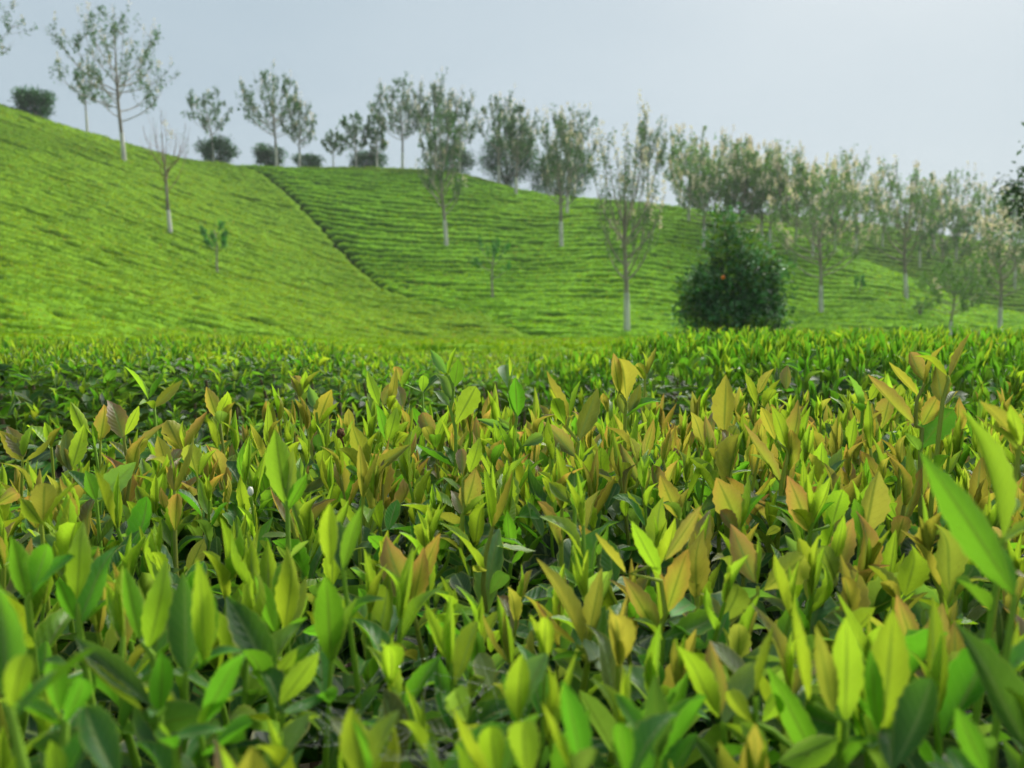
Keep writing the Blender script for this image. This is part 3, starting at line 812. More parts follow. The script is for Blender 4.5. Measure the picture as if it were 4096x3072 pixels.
def leaf_batch(B, D, N, L, W, a, b, cup, bend, wave, nseg, ns, serr=0.0, twist=None, rc=None):
    n = len(B)
    B, D = np.asarray(B, float), norm(D)
    S = norm(np.cross(D, N)); N = np.cross(S, D)
    u = np.linspace(0, 1, nseg + 1); v = np.linspace(-1, 1, 2 * ns + 1)
    L, W, a, b, cup, bend, wave = [np.asarray(q, float).reshape(-1, 1, 1) for q in (L, W, a, b, cup, bend, wave)]
    uu, vv = u[None, :, None], v[None, None, :]
    pk = a / (a + b)
    prof = (np.clip(uu, 1e-4, 1) ** a) * (np.clip(1 - uu, 1e-4, 1) ** b) / (pk ** a * (1 - pk) ** b)
    prof = np.maximum(prof, 0.05 * (uu < 0.06) + 0.0)
    if serr:
        prof = prof * (1 + serr * ((np.arange(nseg + 1) % 2) * 2 - 1)[None, :, None] * (np.abs(vv) > 0.99))
    hw = 0.5 * W * prof
    c = np.maximum(cup, 0.02)
    xs = hw * np.sin(vv * c) / c
    vf = 0.06 + 0.55 * np.modf(np.abs(L) * 791913.0)[0] ** 1.6
    zs = hw * (1 - np.cos(vv * c)) / c + vf * hw * np.abs(vv)
    zs = zs + wave * hw * np.sin(uu * 19 + vv * 1.3 + L * 900) * vv ** 2
    rcv = (np.zeros(n) if rc is None else np.asarray(rc, float)).reshape(-1, 1, 1)
    zs = zs + bend * (uu - uu ** 2) * L * 1.0 - rcv * L * np.clip(uu - .5, 0, 1) ** 2
    tw = (np.zeros(n) if twist is None else np.asarray(twist, float)).reshape(-1, 1, 1)
    ang = tw * (uu - 0.3)
    x2, z2 = xs * np.cos(ang) - (zs - bend * (uu - uu ** 2) * L) * np.sin(ang), xs * np.sin(ang) + zs
    V = (B[:, None, None] + S[:, None, None] * x2[..., None] + D[:, None, None] * (uu * L + 0 * x2)[..., None] + N[:, None, None] * z2[..., None])
    m = (nseg + 1) * (2 * ns + 1)
    k = 2 * ns + 1
    i = np.arange(nseg)[:, None] * k; j = np.arange(2 * ns)[None]
    Q = np.stack([i + j, i + j + 1, i + k + j + 1, i + k + j], -1).reshape(-1, 4)
    UV = np.stack([np.broadcast_to(u[:, None], (nseg + 1, k)), np.broadcast_to(v[None], (nseg + 1, k)), np.zeros((nseg + 1, k))], -1).reshape(-1, 3)
    return V.reshape(n, m, 3), Q, UV

class Leaves:
    KEYS = ("B", "D", "N", "L", "W", "a", "b", "cup", "bend", "wave", "up", "dn", "tw", "rc")
    def __init__(self): self.d = {k: [] for k in self.KEYS}
    def add(self, **kw):
        kw.setdefault("rc", 0.0)
        for k in self.KEYS: self.d[k].append(kw[k])
    def __len__(self): return len(self.d["B"])
    def geom(self, nseg, ns, serr=0.0):
        d = self.d
        V, Q, UV = leaf_batch(np.array(d["B"]), np.array(d["D"]), np.array(d["N"]), d["L"], d["W"], d["a"], d["b"], d["cup"], d["bend"], d["wave"], nseg, ns, serr, d["tw"], d["rc"])
        # bronze leaves stay yellow-green along the midrib and towards the base
        up, dn = np.array(d["up"])[:, None], np.array(d["dn"])[:, None]
        warm = np.clip(dn[..., :1] / (dn[..., 1:2] + 1e-4) - .85, 0, .6) / .6
        g = (warm * (1 - .80 * UV[None, :, :1] ** 2.0) * (1 - .60 * np.abs(UV[None, :, 1:2]) ** 1.5)) * .95
        UP = up * (1 - g * .7) + np.array([.13, .19, .04]) * g * .7
        DN = dn * (1 - g) + np.array([.31, .47, .035]) * g
        return V, Q, UV, UP, DN
    def merged(self, name, origin, nseg=5, ns=1):
        V, Q, UV, up, dn = self.geom(nseg, ns)
        n, m = V.shape[:2]
        q = (Q[None] + (np.arange(n) * m)[:, None, None]).reshape(-1, 4)
        return fast_mesh(name, V.reshape(-1, 3) - origin, q, M_LEAF, {"leaf_uv": ('FLOAT_VECTOR', np.tile(UV, (n, 1))),
                "col_up": ('FLOAT_COLOR', up.reshape(-1, 3)), "col_dn": ('FLOAT_COLOR', dn.reshape(-1, 3))})
    def singles(self, name, nseg, ns, serr):
        """One mesh per leaf, each with its base at its own origin."""
        V, Q, UV, up, dn = self.geom(nseg, ns, serr)
        n, m = V.shape[:2]
        out = []
        for i in range(n):
            b = np.asarray(self.d["B"][i])
            out.append((b, fast_mesh(name, V[i] - b, Q, M_LEAF, {"leaf_uv": ('FLOAT_VECTOR', UV),
                    "col_up": ('FLOAT_COLOR', up[i]), "col_dn": ('FLOAT_COLOR', dn[i])})))
        return out

def tint(cls, r, amt=0.14):
    u, d = PAL[cls]
    f = r.normal(1, amt); h = r.normal(0, 0.07, 3)
    return tuple(np.clip(np.array(u) * f * (1 + h), 0.004, .9)), tuple(np.clip(np.array(d) * f * (1 + h), 0.004, .9))

def perp(d, v):
    d = norm(d); v = np.asarray(v, float)
    w = v - d * np.dot(d, v)
    return w / max(np.linalg.norm(w), 1e-6)

class Shoot:
    def __init__(self): self.leaves = Leaves(); self.stem = None; self.rad = None; self.scol = None; self.base = None

STEMC = {"g": (0.20, 0.36, 0.03), "y": (0.30, 0.38, 0.045), "b": (0.24, 0.28, 0.05)}

def random_shoot(base, h, r, pal, nl, scale=1.0, tight=1.0):
    s = Shoot(); s.base = np.array(base, float)
    az = r.uniform(0, 2 * math.pi); ln = r.uniform(0, 0.22)
    lean = np.array([math.cos(az) * ln, math.sin(az) * ln, 1.0])
    side = np.array([math.cos(az + 1.6), math.sin(az + 1.6), 0]) * r.normal(0, 0.06) * h
    t = np.linspace(0, 1, 5)[:, None]
    s.stem = s.base + lean * h * t + side * (t - t * t) * 4
    s.rad = np.linspace(0.0022, 0.0013, 5) * scale
    s.scol = STEMC["g"] if pal[-1] in ("gr", "gg", "yg") else STEMC["y" if r.random() < .6 else "b"]
    ph = r.uniform(0, 6.28)
    at = lambda q: np.array([np.interp(q, t[:, 0], s.stem[:, i]) for i in range(3)])
    for i in range(nl):
        f = i / max(nl - 1, 1)
        ph += 2.4 + r.normal(0, .25)
        q = 0.22 + 0.76 * f
        ang = (0.95 - 0.62 * f) * tight * r.uniform(0.7, 1.25)
        o = np.array([math.cos(ph), math.sin(ph), 0])
        d = norm(lean * math.cos(ang) + o * math.sin(ang))
        n = perp(d, norm(lean) * math.sin(ang) * 1.2 - o * math.cos(ang))
        cls = pal[min(int(f * len(pal)), len(pal) - 1)]
        up, dn = tint(cls, r)
        L = scale * (0.050 - 0.012 * f) * r.uniform(.8, 1.25)
        ob = r.random() < (0.55 - .4 * f)
        s.leaves.add(B=at(q), D=d, N=n, L=L, W=L * r.uniform(.31, .45) * (1.05 if ob else .95), a=(1.1 if ob else .95), b=(.72 if ob else 1.2),
                     cup=r.uniform(.5, 1.3) * (0.8 + .35 * f), bend=r.normal(-0.12 if f > .3 else 0.10, .16), wave=r.uniform(0, .08), up=up, dn=dn, tw=r.normal(0, .7), rc=r.normal(.35, .75))
    # the bud and the folded youngest leaf
    for q, L, W, ang in ((1.0, .034, .15, .06), (0.97, .042, .23, .24)):
        ph += 2.4
        o = np.array([math.cos(ph), math.sin(ph), 0])
        d = norm(lean + o * ang * r.uniform(.5, 1.6))
        up, dn = tint("yg" if r.random() < .6 else pal[-1], r)
        L *= scale * r.uniform(.75, 1.25)
        s.leaves.add(B=at(q), D=d, N=perp(d, -o), L=L, W=L * W * r.uniform(.9, 1.3), a=.7, b=1.0, cup=1.45, bend=r.normal(0, .12), wave=0, up=up, dn=dn, tw=r.normal(0, .5))
    return s

def add_shoots(bush, o0, shoots, nseg, ns, serr):
    """Each shoot is a part of the bush (its stem), each of its leaves a sub-part."""
    for s in shoots:
        V, Q = tube(s.stem, s.rad, 6)
        C = np.tile(np.array(s.scol), (len(V), 1))
        st = obj("shoot", fast_mesh("shoot_stem", V - s.base, Q, M_STEM, {"col": ('FLOAT_COLOR', C)}), bush, s.base - o0)
        for b, me in s.leaves.singles("tea_leaf", nseg, ns, serr):
            obj("leaf", me, st, b - s.base)

def merge_shoots(bush, o0, shoots, name, nseg, ns):
    if not shoots: return
    lv = Leaves(); J = Join()
    for s in shoots:
        for k in Leaves.KEYS: lv.d[k].extend(s.leaves.d[k])
        V, Q = tube(s.stem, s.rad, 4); J.add(V - o0, Q, s.scol)
    obj(name, lv.merged(name, o0, nseg, ns), bush, (0, 0, 0), "stuff")
    obj(name + "_stems", J.mesh(name + "_stems", M_STEM), bush, (0, 0, 0), "stuff")

def whole_shoots(bush, o0, shoots, nseg, ns):
    """Shoots further off: stem and leaves of one shoot joined as one part."""
    for s in shoots:
        me = s.leaves.merged("shoot", s.base, nseg, ns)
        o = obj("shoot", me, bush, s.base - o0)
        V, Q = tube(s.stem, s.rad, 4)
        obj("stem", fast_mesh("stem", V - s.base, Q, M_STEM, {"col": ('FLOAT_COLOR', np.tile(np.array(s.scol), (len(V), 1)))}), o)

def branches(bush, o0, pts, top, r, n=3):
    for (x, y) in pts:
        z1 = float(top(x, y)) - 0.03
        a = np.array([x * 0.92 + r.normal(0, .05), y + r.normal(0, .05), 0.0])
        b = np.array([x, y, z1])
        mid = (a + b) / 2 + r.normal(0, .07, 3) * np.array([1, 1, 0])
        V, Q = tube(bezier(a, mid, b, 6), np.linspace(.012, .004, 6), 5)
        obj("branch", fast_mesh("branch", V - o0, Q, M_WOOD), bush)

def poisson(fx, n, mind, r):
    """Rejection sampling of points with a minimum distance."""
    pts = []; grid = {}
    for _ in range(n * 14):
        p = fx(r)
        if p is None: continue
        d = mind(p); g_ = (int(p[0] / .06), int(p[1] / .06)); ok = True
        for i in range(-1, 2):
            for j in range(-1, 2):
                for q in grid.get((g_[0] + i, g_[1] + j), ()):
                    if (q[0] - p[0]) ** 2 + (q[1] - p[1]) ** 2 < d * d: ok = False; break
                if not ok: break
            if not ok: break
        if ok:
            pts.append(p); grid.setdefault(g_, []).append(p)
            if len(pts) >= n: break
    return pts

# ---- near bush: canopy level and back edge
def back_edge(X):
    return np.interp(X, [-1.6, -.75, -.45, -.2, .1, .6, 1.0, 1.7], [.80, .98, 1.14, 1.24, 1.32, 1.34, 1.30, 1.2])
def top_near(X, Y):
    z = ZC - 0.250 + 0.035 * smooth(Y, .55, 1.1) + 0.025 * (vnoise(np.asarray(X) * 5 + 4, np.asarray(Y) * 5) - .5)
    z = z - .045 * smooth(-np.asarray(X), .30, .60) * smooth(Y, .6, .9)
    return z - 0.30 * smooth(Y, back_edge(X) - .12, back_edge(X) + .12) ** 2
def split_y(X):          # the green-leaved bush lies in front of the bronze-leaved one
    return np.interp(X, [-1.6, -.5, -.2, .1, .4, 1.6], [.62, .60, .56, .44, .40, .40])

green_root = empty("tea_bush", (-0.15, 0.35, 0.0))
tag(green_root, "nearest tea bush, fresh green shoots out of focus along the bottom edge", "tea bush", "tea bushes around the viewer")
bronze_root = empty("tea_bush", (0.05, 0.95, 0.0))
tag(bronze_root, "sharply focused tea bush with bronze and yellow-green young shoots", "tea bush", "tea bushes around the viewer")
GO, BO = np.array(green_root.location), np.array(bronze_root.location)

# ---- shoots read off the photograph: leaf = base x, base y, tip x, tip y, width, colour, side seen (u under, t top, n edge)
DEPTH_Y = [1480, 1600, 1750, 1900, 2050, 2200, 2400, 2600, 2800, 3000, 3200]
DEPTH_D = [1.22, 1.09, .96, .83, .71, .62, .515, .44, .37, .325, .29]
HERO = [
 (0, [(593, 1598, 500, 1462, 34, "yg", "n"), (599, 1592, 667, 1487, 26, "gr", "n"), (617, 1629, 732, 1518, 38, "ol", "t")]),
 (0, [(346, 1753, 284, 1604, 50, "yg", "u"), (380, 1790, 372, 1690, 36, "yg", "n")]),
 (0, [(401, 1765, 425, 1612, 66, "or", "u"), (410, 1760, 380, 1680, 30, "mv", "t")]),
 (0, [(494, 1753, 441, 1586, 72, "mv", "t"), (500, 1740, 559, 1620, 40, "yg", "u"), (505, 1825, 660, 1667, 50, "mv", "n"), (520, 1840, 590, 1740, 55, "br", "u")]),
 (.80, [(290, 1870, 337, 1697, 68, "yg", "u"), (285, 1880, 225, 1775, 50, "mv", "t")]),
 (0, [(868, 1672, 824, 1546, 58, "or", "u"), (872, 1670, 926, 1561, 44, "yg", "u"), (880, 1690, 930, 1600, 34, "br", "n")]),
 (0, [(735, 1820, 667, 1679, 82, "br", "u"), (745, 1800, 832, 1646, 44, "mv", "n"), (742, 1810, 700, 1690, 30, "yg", "n")]),
 (0, [(667, 1864, 630, 1743, 56, "br", "u"), (675, 1860, 720, 1790, 40, "mv", "t")]),
 (0, [(790, 1907, 753, 1774, 70, "br", "u"), (800, 1900, 850, 1790, 36, "yg", "n")]),
 (.60, [(1142, 2018, 1099, 1716, 112, "yg", "u"), (1150, 2000, 1185, 1790, 60, "ol", "t"), (1150, 2040, 1230, 1900, 60, "gr", "u")]),
 (.72, [(395, 1993, 543, 1848, 92, "gg", "t"), (385, 2000, 340, 1880, 60, "gr", "u")]),
 (.62, [(173, 2085, 178, 1938, 106, "br", "u"), (165, 2095, 80, 1990, 60, "yg", "u")]),
 (0, [(99, 1827, 28, 1703, 62, "mv", "t"), (93, 1827, 127, 1697, 36, "yg", "n"), (90, 1840, 0, 1720, 60, "br", "u")]),
 (0, [(210, 1777, 179, 1685, 36, "yg", "u"), (205, 1790, 240, 1700, 30, "br", "n")]),
 (.70, [(-20, 2020, 74, 1963, 60, "rd", "u")]),
 (0, [(1200, 1617, 1165, 1495, 30, "br", "n"), (1205, 1600, 1180, 1500, 50, "mv", "t"), (1215, 1560, 1280, 1475, 32, "ol", "n"), (1210, 1580, 1225, 1482, 36, "yg", "u")]),
 (0, [(1272, 1697, 1322, 1555, 70, "br", "u"), (1265, 1640, 1235, 1545, 40, "gg", "t"), (1280, 1690, 1350, 1600, 36, "yg", "n")]),
 (.90, [(1786, 1493, 1721, 1404, 40, "gg", "t"), (1789, 1493, 1814, 1382, 20, "yg", "n"), (1817, 1549, 1836, 1432, 52, "gr", "u"),
        (1811, 1598, 1749, 1487, 58, "gg", "t"), (1823, 1697, 1905, 1545, 82, "yg", "u"), (1798, 1623, 1727, 1555, 40, "gg", "t"), (1823, 1870, 1660, 1780, 50, "gr", "n")]),
 (.90, [(2039, 1505, 2038, 1425, 18, "yg", "n"), (2030, 1549, 2018, 1450, 60, "gg", "t"), (2070, 1666, 2061, 1504, 72, "gr", "u"),
        (2064, 1827, 1998, 1662, 76, "gg", "t"), (2090, 1785, 2169, 1742, 52, "gg", "t"), (2050, 1720, 1900, 1665, 36, "gg", "t")]),
 (.90, [(2508, 1605, 2488, 1428, 84, "br", "u"), (2477, 1574, 2450, 1413, 60, "or", "u"), (2520, 1660, 2560, 1535, 48, "ol", "t"), (2500, 1660, 2470, 1560, 40, "ol", "t")]),
 (0, [(2586, 1500, 2629, 1388, 30, "br", "n"), (2582, 1490, 2580, 1405, 18, "yg", "n"), (2580, 1520, 2550, 1450, 40, "br", "u")]),
 (.86, [(2274, 1679, 2163, 1493, 46, "br", "n"), (2280, 1666, 2314, 1518, 34, "yg", "n"), (2317, 1759, 2391, 1549, 78, "ol", "t"),
        (2298, 1827, 2181, 1685, 70, "mv", "t"), (2260, 1700, 2215, 1595, 60, "yg", "u"), (2340, 1950, 2370, 1790, 70, "gg", "t")]),
 (0, [(1514, 1617, 1468, 1481, 40, "yg", "u"), (1533, 1623, 1573, 1521, 44, "mv", "t"), (1613, 1635, 1591, 1537, 48, "mv", "t"), (1560, 1640, 1585, 1470, 36, "br", "u")]),
 (0, [(1690, 1570, 1695, 1500, 40, "yg", "u"), (1610, 1560, 1650, 1460, 30, "yg", "n"), (1600, 1530, 1580, 1465, 50, "or", "u")]),
 (0, [(1737, 1765, 1688, 1651, 62, "mv", "t"), (1745, 1760, 1790, 1640, 40, "yg", "u"), (1740, 1790, 1700, 1700, 50, "br", "u")]),
 (0, [(1551, 1771, 1588, 1629, 56, "yg", "u"), (1545, 1760, 1510, 1610, 40, "gr", "u"), (1570, 1790, 1630, 1720, 50, "yg", "u")]),
 (.80, [(1465, 1870, 1405, 1694, 72, "ol", "u"), (1475, 1870, 1490, 1725, 40, "yg", "n"), (1480, 1890, 1640, 1775, 50, "ol", "t"), (1450, 1900, 1380, 1870, 60, "gr", "t")]),
 (.74, [(1860, 2040, 1906, 1870, 82, "or", "u"), (1879, 1890, 1922, 1753, 56, "yg", "u"), (1850, 1900, 1845, 1795, 50, "mv", "t"), (1850, 2060, 1810, 1950, 50, "mv", "t")]),
 (.84, [(2558, 1938, 2477, 1771, 42, "mv", "t"), (2570, 1851, 2619, 1672, 46, "or", "u"), (2540, 1800, 2440, 1690, 40, "br", "n"), (2545, 1810, 2548, 1655, 30, "yg", "n"), (2490, 1970, 2500, 1845, 68, "ol", "u"), (2600, 1930, 2670, 1800, 40, "yg", "n")]),
 (0, [(1965, 1851, 2002, 1753, 46, "or", "u"), (1970, 1860, 1940, 1780, 30, "br", "n")]),
 (.66, [(2286, 2015, 2193, 1925, 60, "yg", "t"), (2300, 2040, 2340, 1915, 50, "yg", "n")]),
 (.70, [(2715, 2075, 2640, 1900, 80, "or", "u"), (2720, 2080, 2750, 1950, 40, "br", "n")]),
 (.82, [(2897, 1740, 2909, 1500, 88, "br", "u"), (2860, 1840, 2820, 1660, 46, "mv", "t"), (2890, 1830, 2950, 1700, 80, "yg", "u")]),
 (0, [(2816, 1790, 2772, 1641, 56, "br", "u"), (2830, 1790, 2860, 1620, 36, "mv", "t")]),
 (.80, [(3156, 1814, 3202, 1598, 68, "or", "u"), (3150, 1796, 3090, 1612, 52, "yg", "u"), (3100, 1759, 3042, 1620, 46, "br", "u"), (3125, 1932, 2962, 1697, 46, "mv", "n")]),
 (0, [(3526, 1715, 3557, 1590, 100, "or", "u"), (3510, 1720, 3500, 1640, 40, "mv", "t")]),
 (.78, [(3669, 1580, 3551, 1450, 38, "br", "n"), (3693, 1549, 3761, 1370, 36, "br", "n"), (3700, 1530, 3644, 1407, 70, "mv", "t"),
        (3656, 1697, 3477, 1487, 50, "mv", "n"), (3681, 1796, 3804, 1635, 108, "dg", "u"), (3690, 1700, 3760, 1570, 60, "or", "u")]),
 (.76, [(3798, 1506, 3869, 1327, 32, "br", "n"), (3786, 1500, 3681, 1394, 28, "yg", "n"), (3770, 1610, 3745, 1450, 70, "ol", "t")]),
 (0, [(3057, 1629, 3120, 1512, 34, "yg", "n"), (3026, 1617, 2977, 1487, 36, "yg", "u"), (3033, 1574, 3088, 1472, 40, "br", "u"), (3144, 1561, 3150, 1456, 44, "mv", "t")]),
 (0, [(3450, 1640, 3400, 1493, 36, "gg", "n"), (3480, 1600, 3530, 1505, 44, "yg", "u"), (3470, 1620, 3440, 1560, 40, "br", "u")]),
 (.36, [(4060, 2380, 3698, 1820, 165, "gr", "u")]),
 (.42, [(4010, 2150, 3855, 1630, 90, "yg", "n")]),
 (.50, [(4075, 1760, 3928, 1590, 70, "br", "n"), (4080, 1780, 4040, 1620, 60, "yg", "u")]),
 (.66, [(3460, 2140, 3502, 1882, 112, "br", "u"), (3450, 2150, 3420, 1990, 60, "gr", "u")]),
 (.66, [(2960, 2120, 2865, 1905, 110, "or", "u"), (2965, 2110, 3000, 1900, 50, "yg", "n"), (2950, 2130, 2880, 2040, 60, "mv", "t")]),
 (.66, [(3241, 2130, 3150, 1896, 90, "rd", "u"), (3240, 2130, 3330, 2000, 50, "gr", "n"), (3330, 2100, 3370, 1960, 90, "yg", "u")]),
 (0, [(3280, 1945, 3286, 1765, 68, "yg", "u"), (3270, 1930, 3230, 1800, 44, "br", "n"), (3300, 1930, 3370, 1790, 60, "gg", "t")]),
 (0, [(3390, 1790, 3300, 1690, 60, "dg", "t"), (3400, 1800, 3420, 1660, 50, "yg", "u")]),
 # nearer and blurred
 (.46, [(306, 2400, 319, 2094, 108, "yg", "u"), (315, 2492, 444, 2168, 120, "gr", "t"), (300, 2480, 230, 2300, 70, "gr", "u")]),
 (.44, [(110, 2400, 50, 2130, 100, "gr", "u"), (130, 2360, 195, 2170, 100, "gr", "t")]),
 (.42, [(593, 2594, 667, 2242, 125, "yg", "u"), (560, 2560, 500, 2260, 90, "gr", "u"), (610, 2620, 560, 2380, 100, "gr", "t")]),
 (.40, [(741, 2690, 741, 2289, 150, "dg", "t"), (824, 2660, 815, 2205, 80, "yg", "u"), (800, 2680, 860, 2330, 90, "gr", "u")]),
 (.42, [(1093, 2740, 905, 2385, 175, "dg", "t"), (1090, 2740, 1180, 2600, 70, "yg", "u"), (1080, 2780, 1000, 2560, 120, "gr", "u")]),
 (.38, [(600, 2820, 287, 2530, 120, "dg", "t"), (570, 2840, 300, 2600, 70, "yg", "n"), (640, 2860, 650, 2590, 110, "gr", "u")]),
 (.36, [(806, 2900, 982, 2557, 110, "gr", "u"), (800, 2930, 900, 2890, 70, "gr", "t")]),
 (.44, [(1324, 2650, 1306, 2270, 140, "gr", "u"), (1340, 2640, 1420, 2380, 90, "yg", "n")]),
 (.48, [(1139, 2520, 1185, 2196, 120, "yg", "u"), (1102, 2530, 1028, 2289, 80, "gr", "u"), (1150, 2530, 1230, 2300, 70, "yg", "t")]),
 (.46, [(1324, 2262, 1310, 1985, 96, "yg", "u"), (1372, 2282, 1444, 2018, 80, "gr", "u")]),
 (.56, [(1639, 2420, 1537, 2150, 124, "rd", "t"), (1645, 2390, 1759, 2122, 70, "or", "u"), (1640, 2400, 1665, 2170, 44, "yg", "n"), (1650, 2430, 1700, 2200, 80, "rd", "u")]),
 (.40, [(1120, 2820, 1278, 2604, 110, "yg", "u"), (1130, 2850, 1330, 2760, 60, "gr", "t")]),
 (.32, [(1460, 3120, 1385, 2815, 140, "yg", "u"), (1470, 3130, 1400, 2880, 60, "gr", "n")]),
 (.33, [(1960, 3120, 1824, 2815, 110, "yg", "n"), (1990, 3120, 1960, 2900, 130, "yg", "u")]),
 (.30, [(20, 2800, 8, 2290, 190, "gr", "t"), (40, 2850, 90, 2640, 120, "yg", "u")]),
 (.34, [(240, 2860, 210, 2640, 110, "gr", "u"), (260, 2900, 345, 2700, 110, "gr", "u")]),
 (.34, [(690, 2950, 905, 2905, 90, "gr", "t"), (700, 2980, 620, 2900, 60, "yg", "t")]),
 (.31, [(240, 3150, 205, 2950, 90, "yg", "u"), (480, 3140, 330, 2840, 190, "dg", "t")]),
 (.50, [(2344, 2610, 2150, 2224, 84, "br", "n"), (2344, 2604, 2409, 2270, 95, "br", "u"), (2300, 2575, 2127, 2418, 60, "or", "n"), (2350, 2650, 2420, 2420, 100, "dg", "t")]),
 (.55, [(2640, 2300, 2525, 2076, 70, "yg", "u"), (2659, 2240, 2807, 2020, 60, "or", "u"), (2645, 2555, 2492, 2298, 90, "rd", "u"), (2668, 2450, 2752, 2187, 90, "or", "u"), (2500, 2290, 2372, 2140, 50, "br", "n"), (2640, 2500, 2620, 2240, 40, "yg", "n")]),
 (.52, [(2655, 2555, 2872, 2470, 110, "gr", "t")]),
 (.56, [(3020, 2330, 2923, 2094, 94, "mv", "t"), (3057, 2360, 3230, 2225, 130, "br", "u"), (2890, 2500, 2974, 2335, 130, "ol", "u"), (3030, 2340, 3050, 2130, 40, "yg", "n")]),
 (.58, [(3307, 2354, 3122, 2140, 90, "gg", "t"), (3350, 2330, 3290, 2190, 80, "ol", "u"), (3340, 2300, 3400, 2080, 90, "mv", "t"), (3330, 2280, 3380, 2050, 50, "yg", "u")]),
 (.56, [(3622, 2385, 3678, 2170, 102, "yg", "u"), (3600, 2400, 3530, 2320, 70, "br", "u")]),
 (.56, [(3798, 2365, 3789, 2070, 120, "ol", "u"), (3820, 2380, 3900, 2260, 90, "dg", "t")]),
 (.48, [(3706, 2710, 3770, 2409, 130, "mv", "u"), (3668, 2630, 3585, 2372, 90, "rd", "u"), (3820, 2720, 3820, 2480, 110, "mv", "t")]),
 (.37, [(3233, 2800, 3168, 2391, 70, "yg", "n"), (3381, 2890, 3391, 2446, 140, "yg", "u"), (3330, 2860, 3262, 2500, 100, "ol", "u")]),
 (.36, [(3530, 2940, 3576, 2415, 190, "yg", "u"), (3510, 2930, 3480, 2600, 100, "gr", "u")]),
 (.33, [(3570, 3080, 3733, 2715, 190, "dg", "t")]),
 (.34, [(4110, 3000, 3870, 2500, 200, "dg", "t"), (4110, 2950, 4040, 2740, 100, "yg", "n")]),
 (.32, [(3950, 3110, 3824, 2830, 120, "gr", "u"), (3900, 3130, 3800, 3000, 90, "gr", "t")]),
 (.40, [(2872, 2870, 2729, 2546, 120, "yg", "u"), (2880, 2860, 2840, 2560, 110, "mv", "t"), (2890, 2890, 3010, 2980, 80, "yg", "t")]),
 (.40, [(3025, 2770, 3103, 2508, 70, "yg", "n"), (3010, 2890, 2915, 2770, 90, "yg", "u"), (3050, 2890, 3130, 2760, 90, "yg", "u"), (3300, 3110, 3067, 2655, 120, "gr", "u")]),
 (.37, [(2076, 2890, 2085, 2604, 120, "yg", "u"), (2060, 2900, 2010, 2690, 70, "gr", "n")]),
 (.33, [(2335, 3100, 2252, 2720, 130, "gr", "u"), (2300, 3110, 2180, 2800, 90, "yg", "n")]),
 (.36, [(2631, 3040, 2622, 2705, 120, "dg", "u"), (2640, 3030, 2700, 2850, 60, "gr", "n")]),
 (.32, [(2110, 3130, 2090, 2880, 150, "yg", "u"), (2500, 3130, 2480, 2900, 110, "gr", "u"), (2450, 2950, 2530, 2880, 40, "yg", "t")]),
]

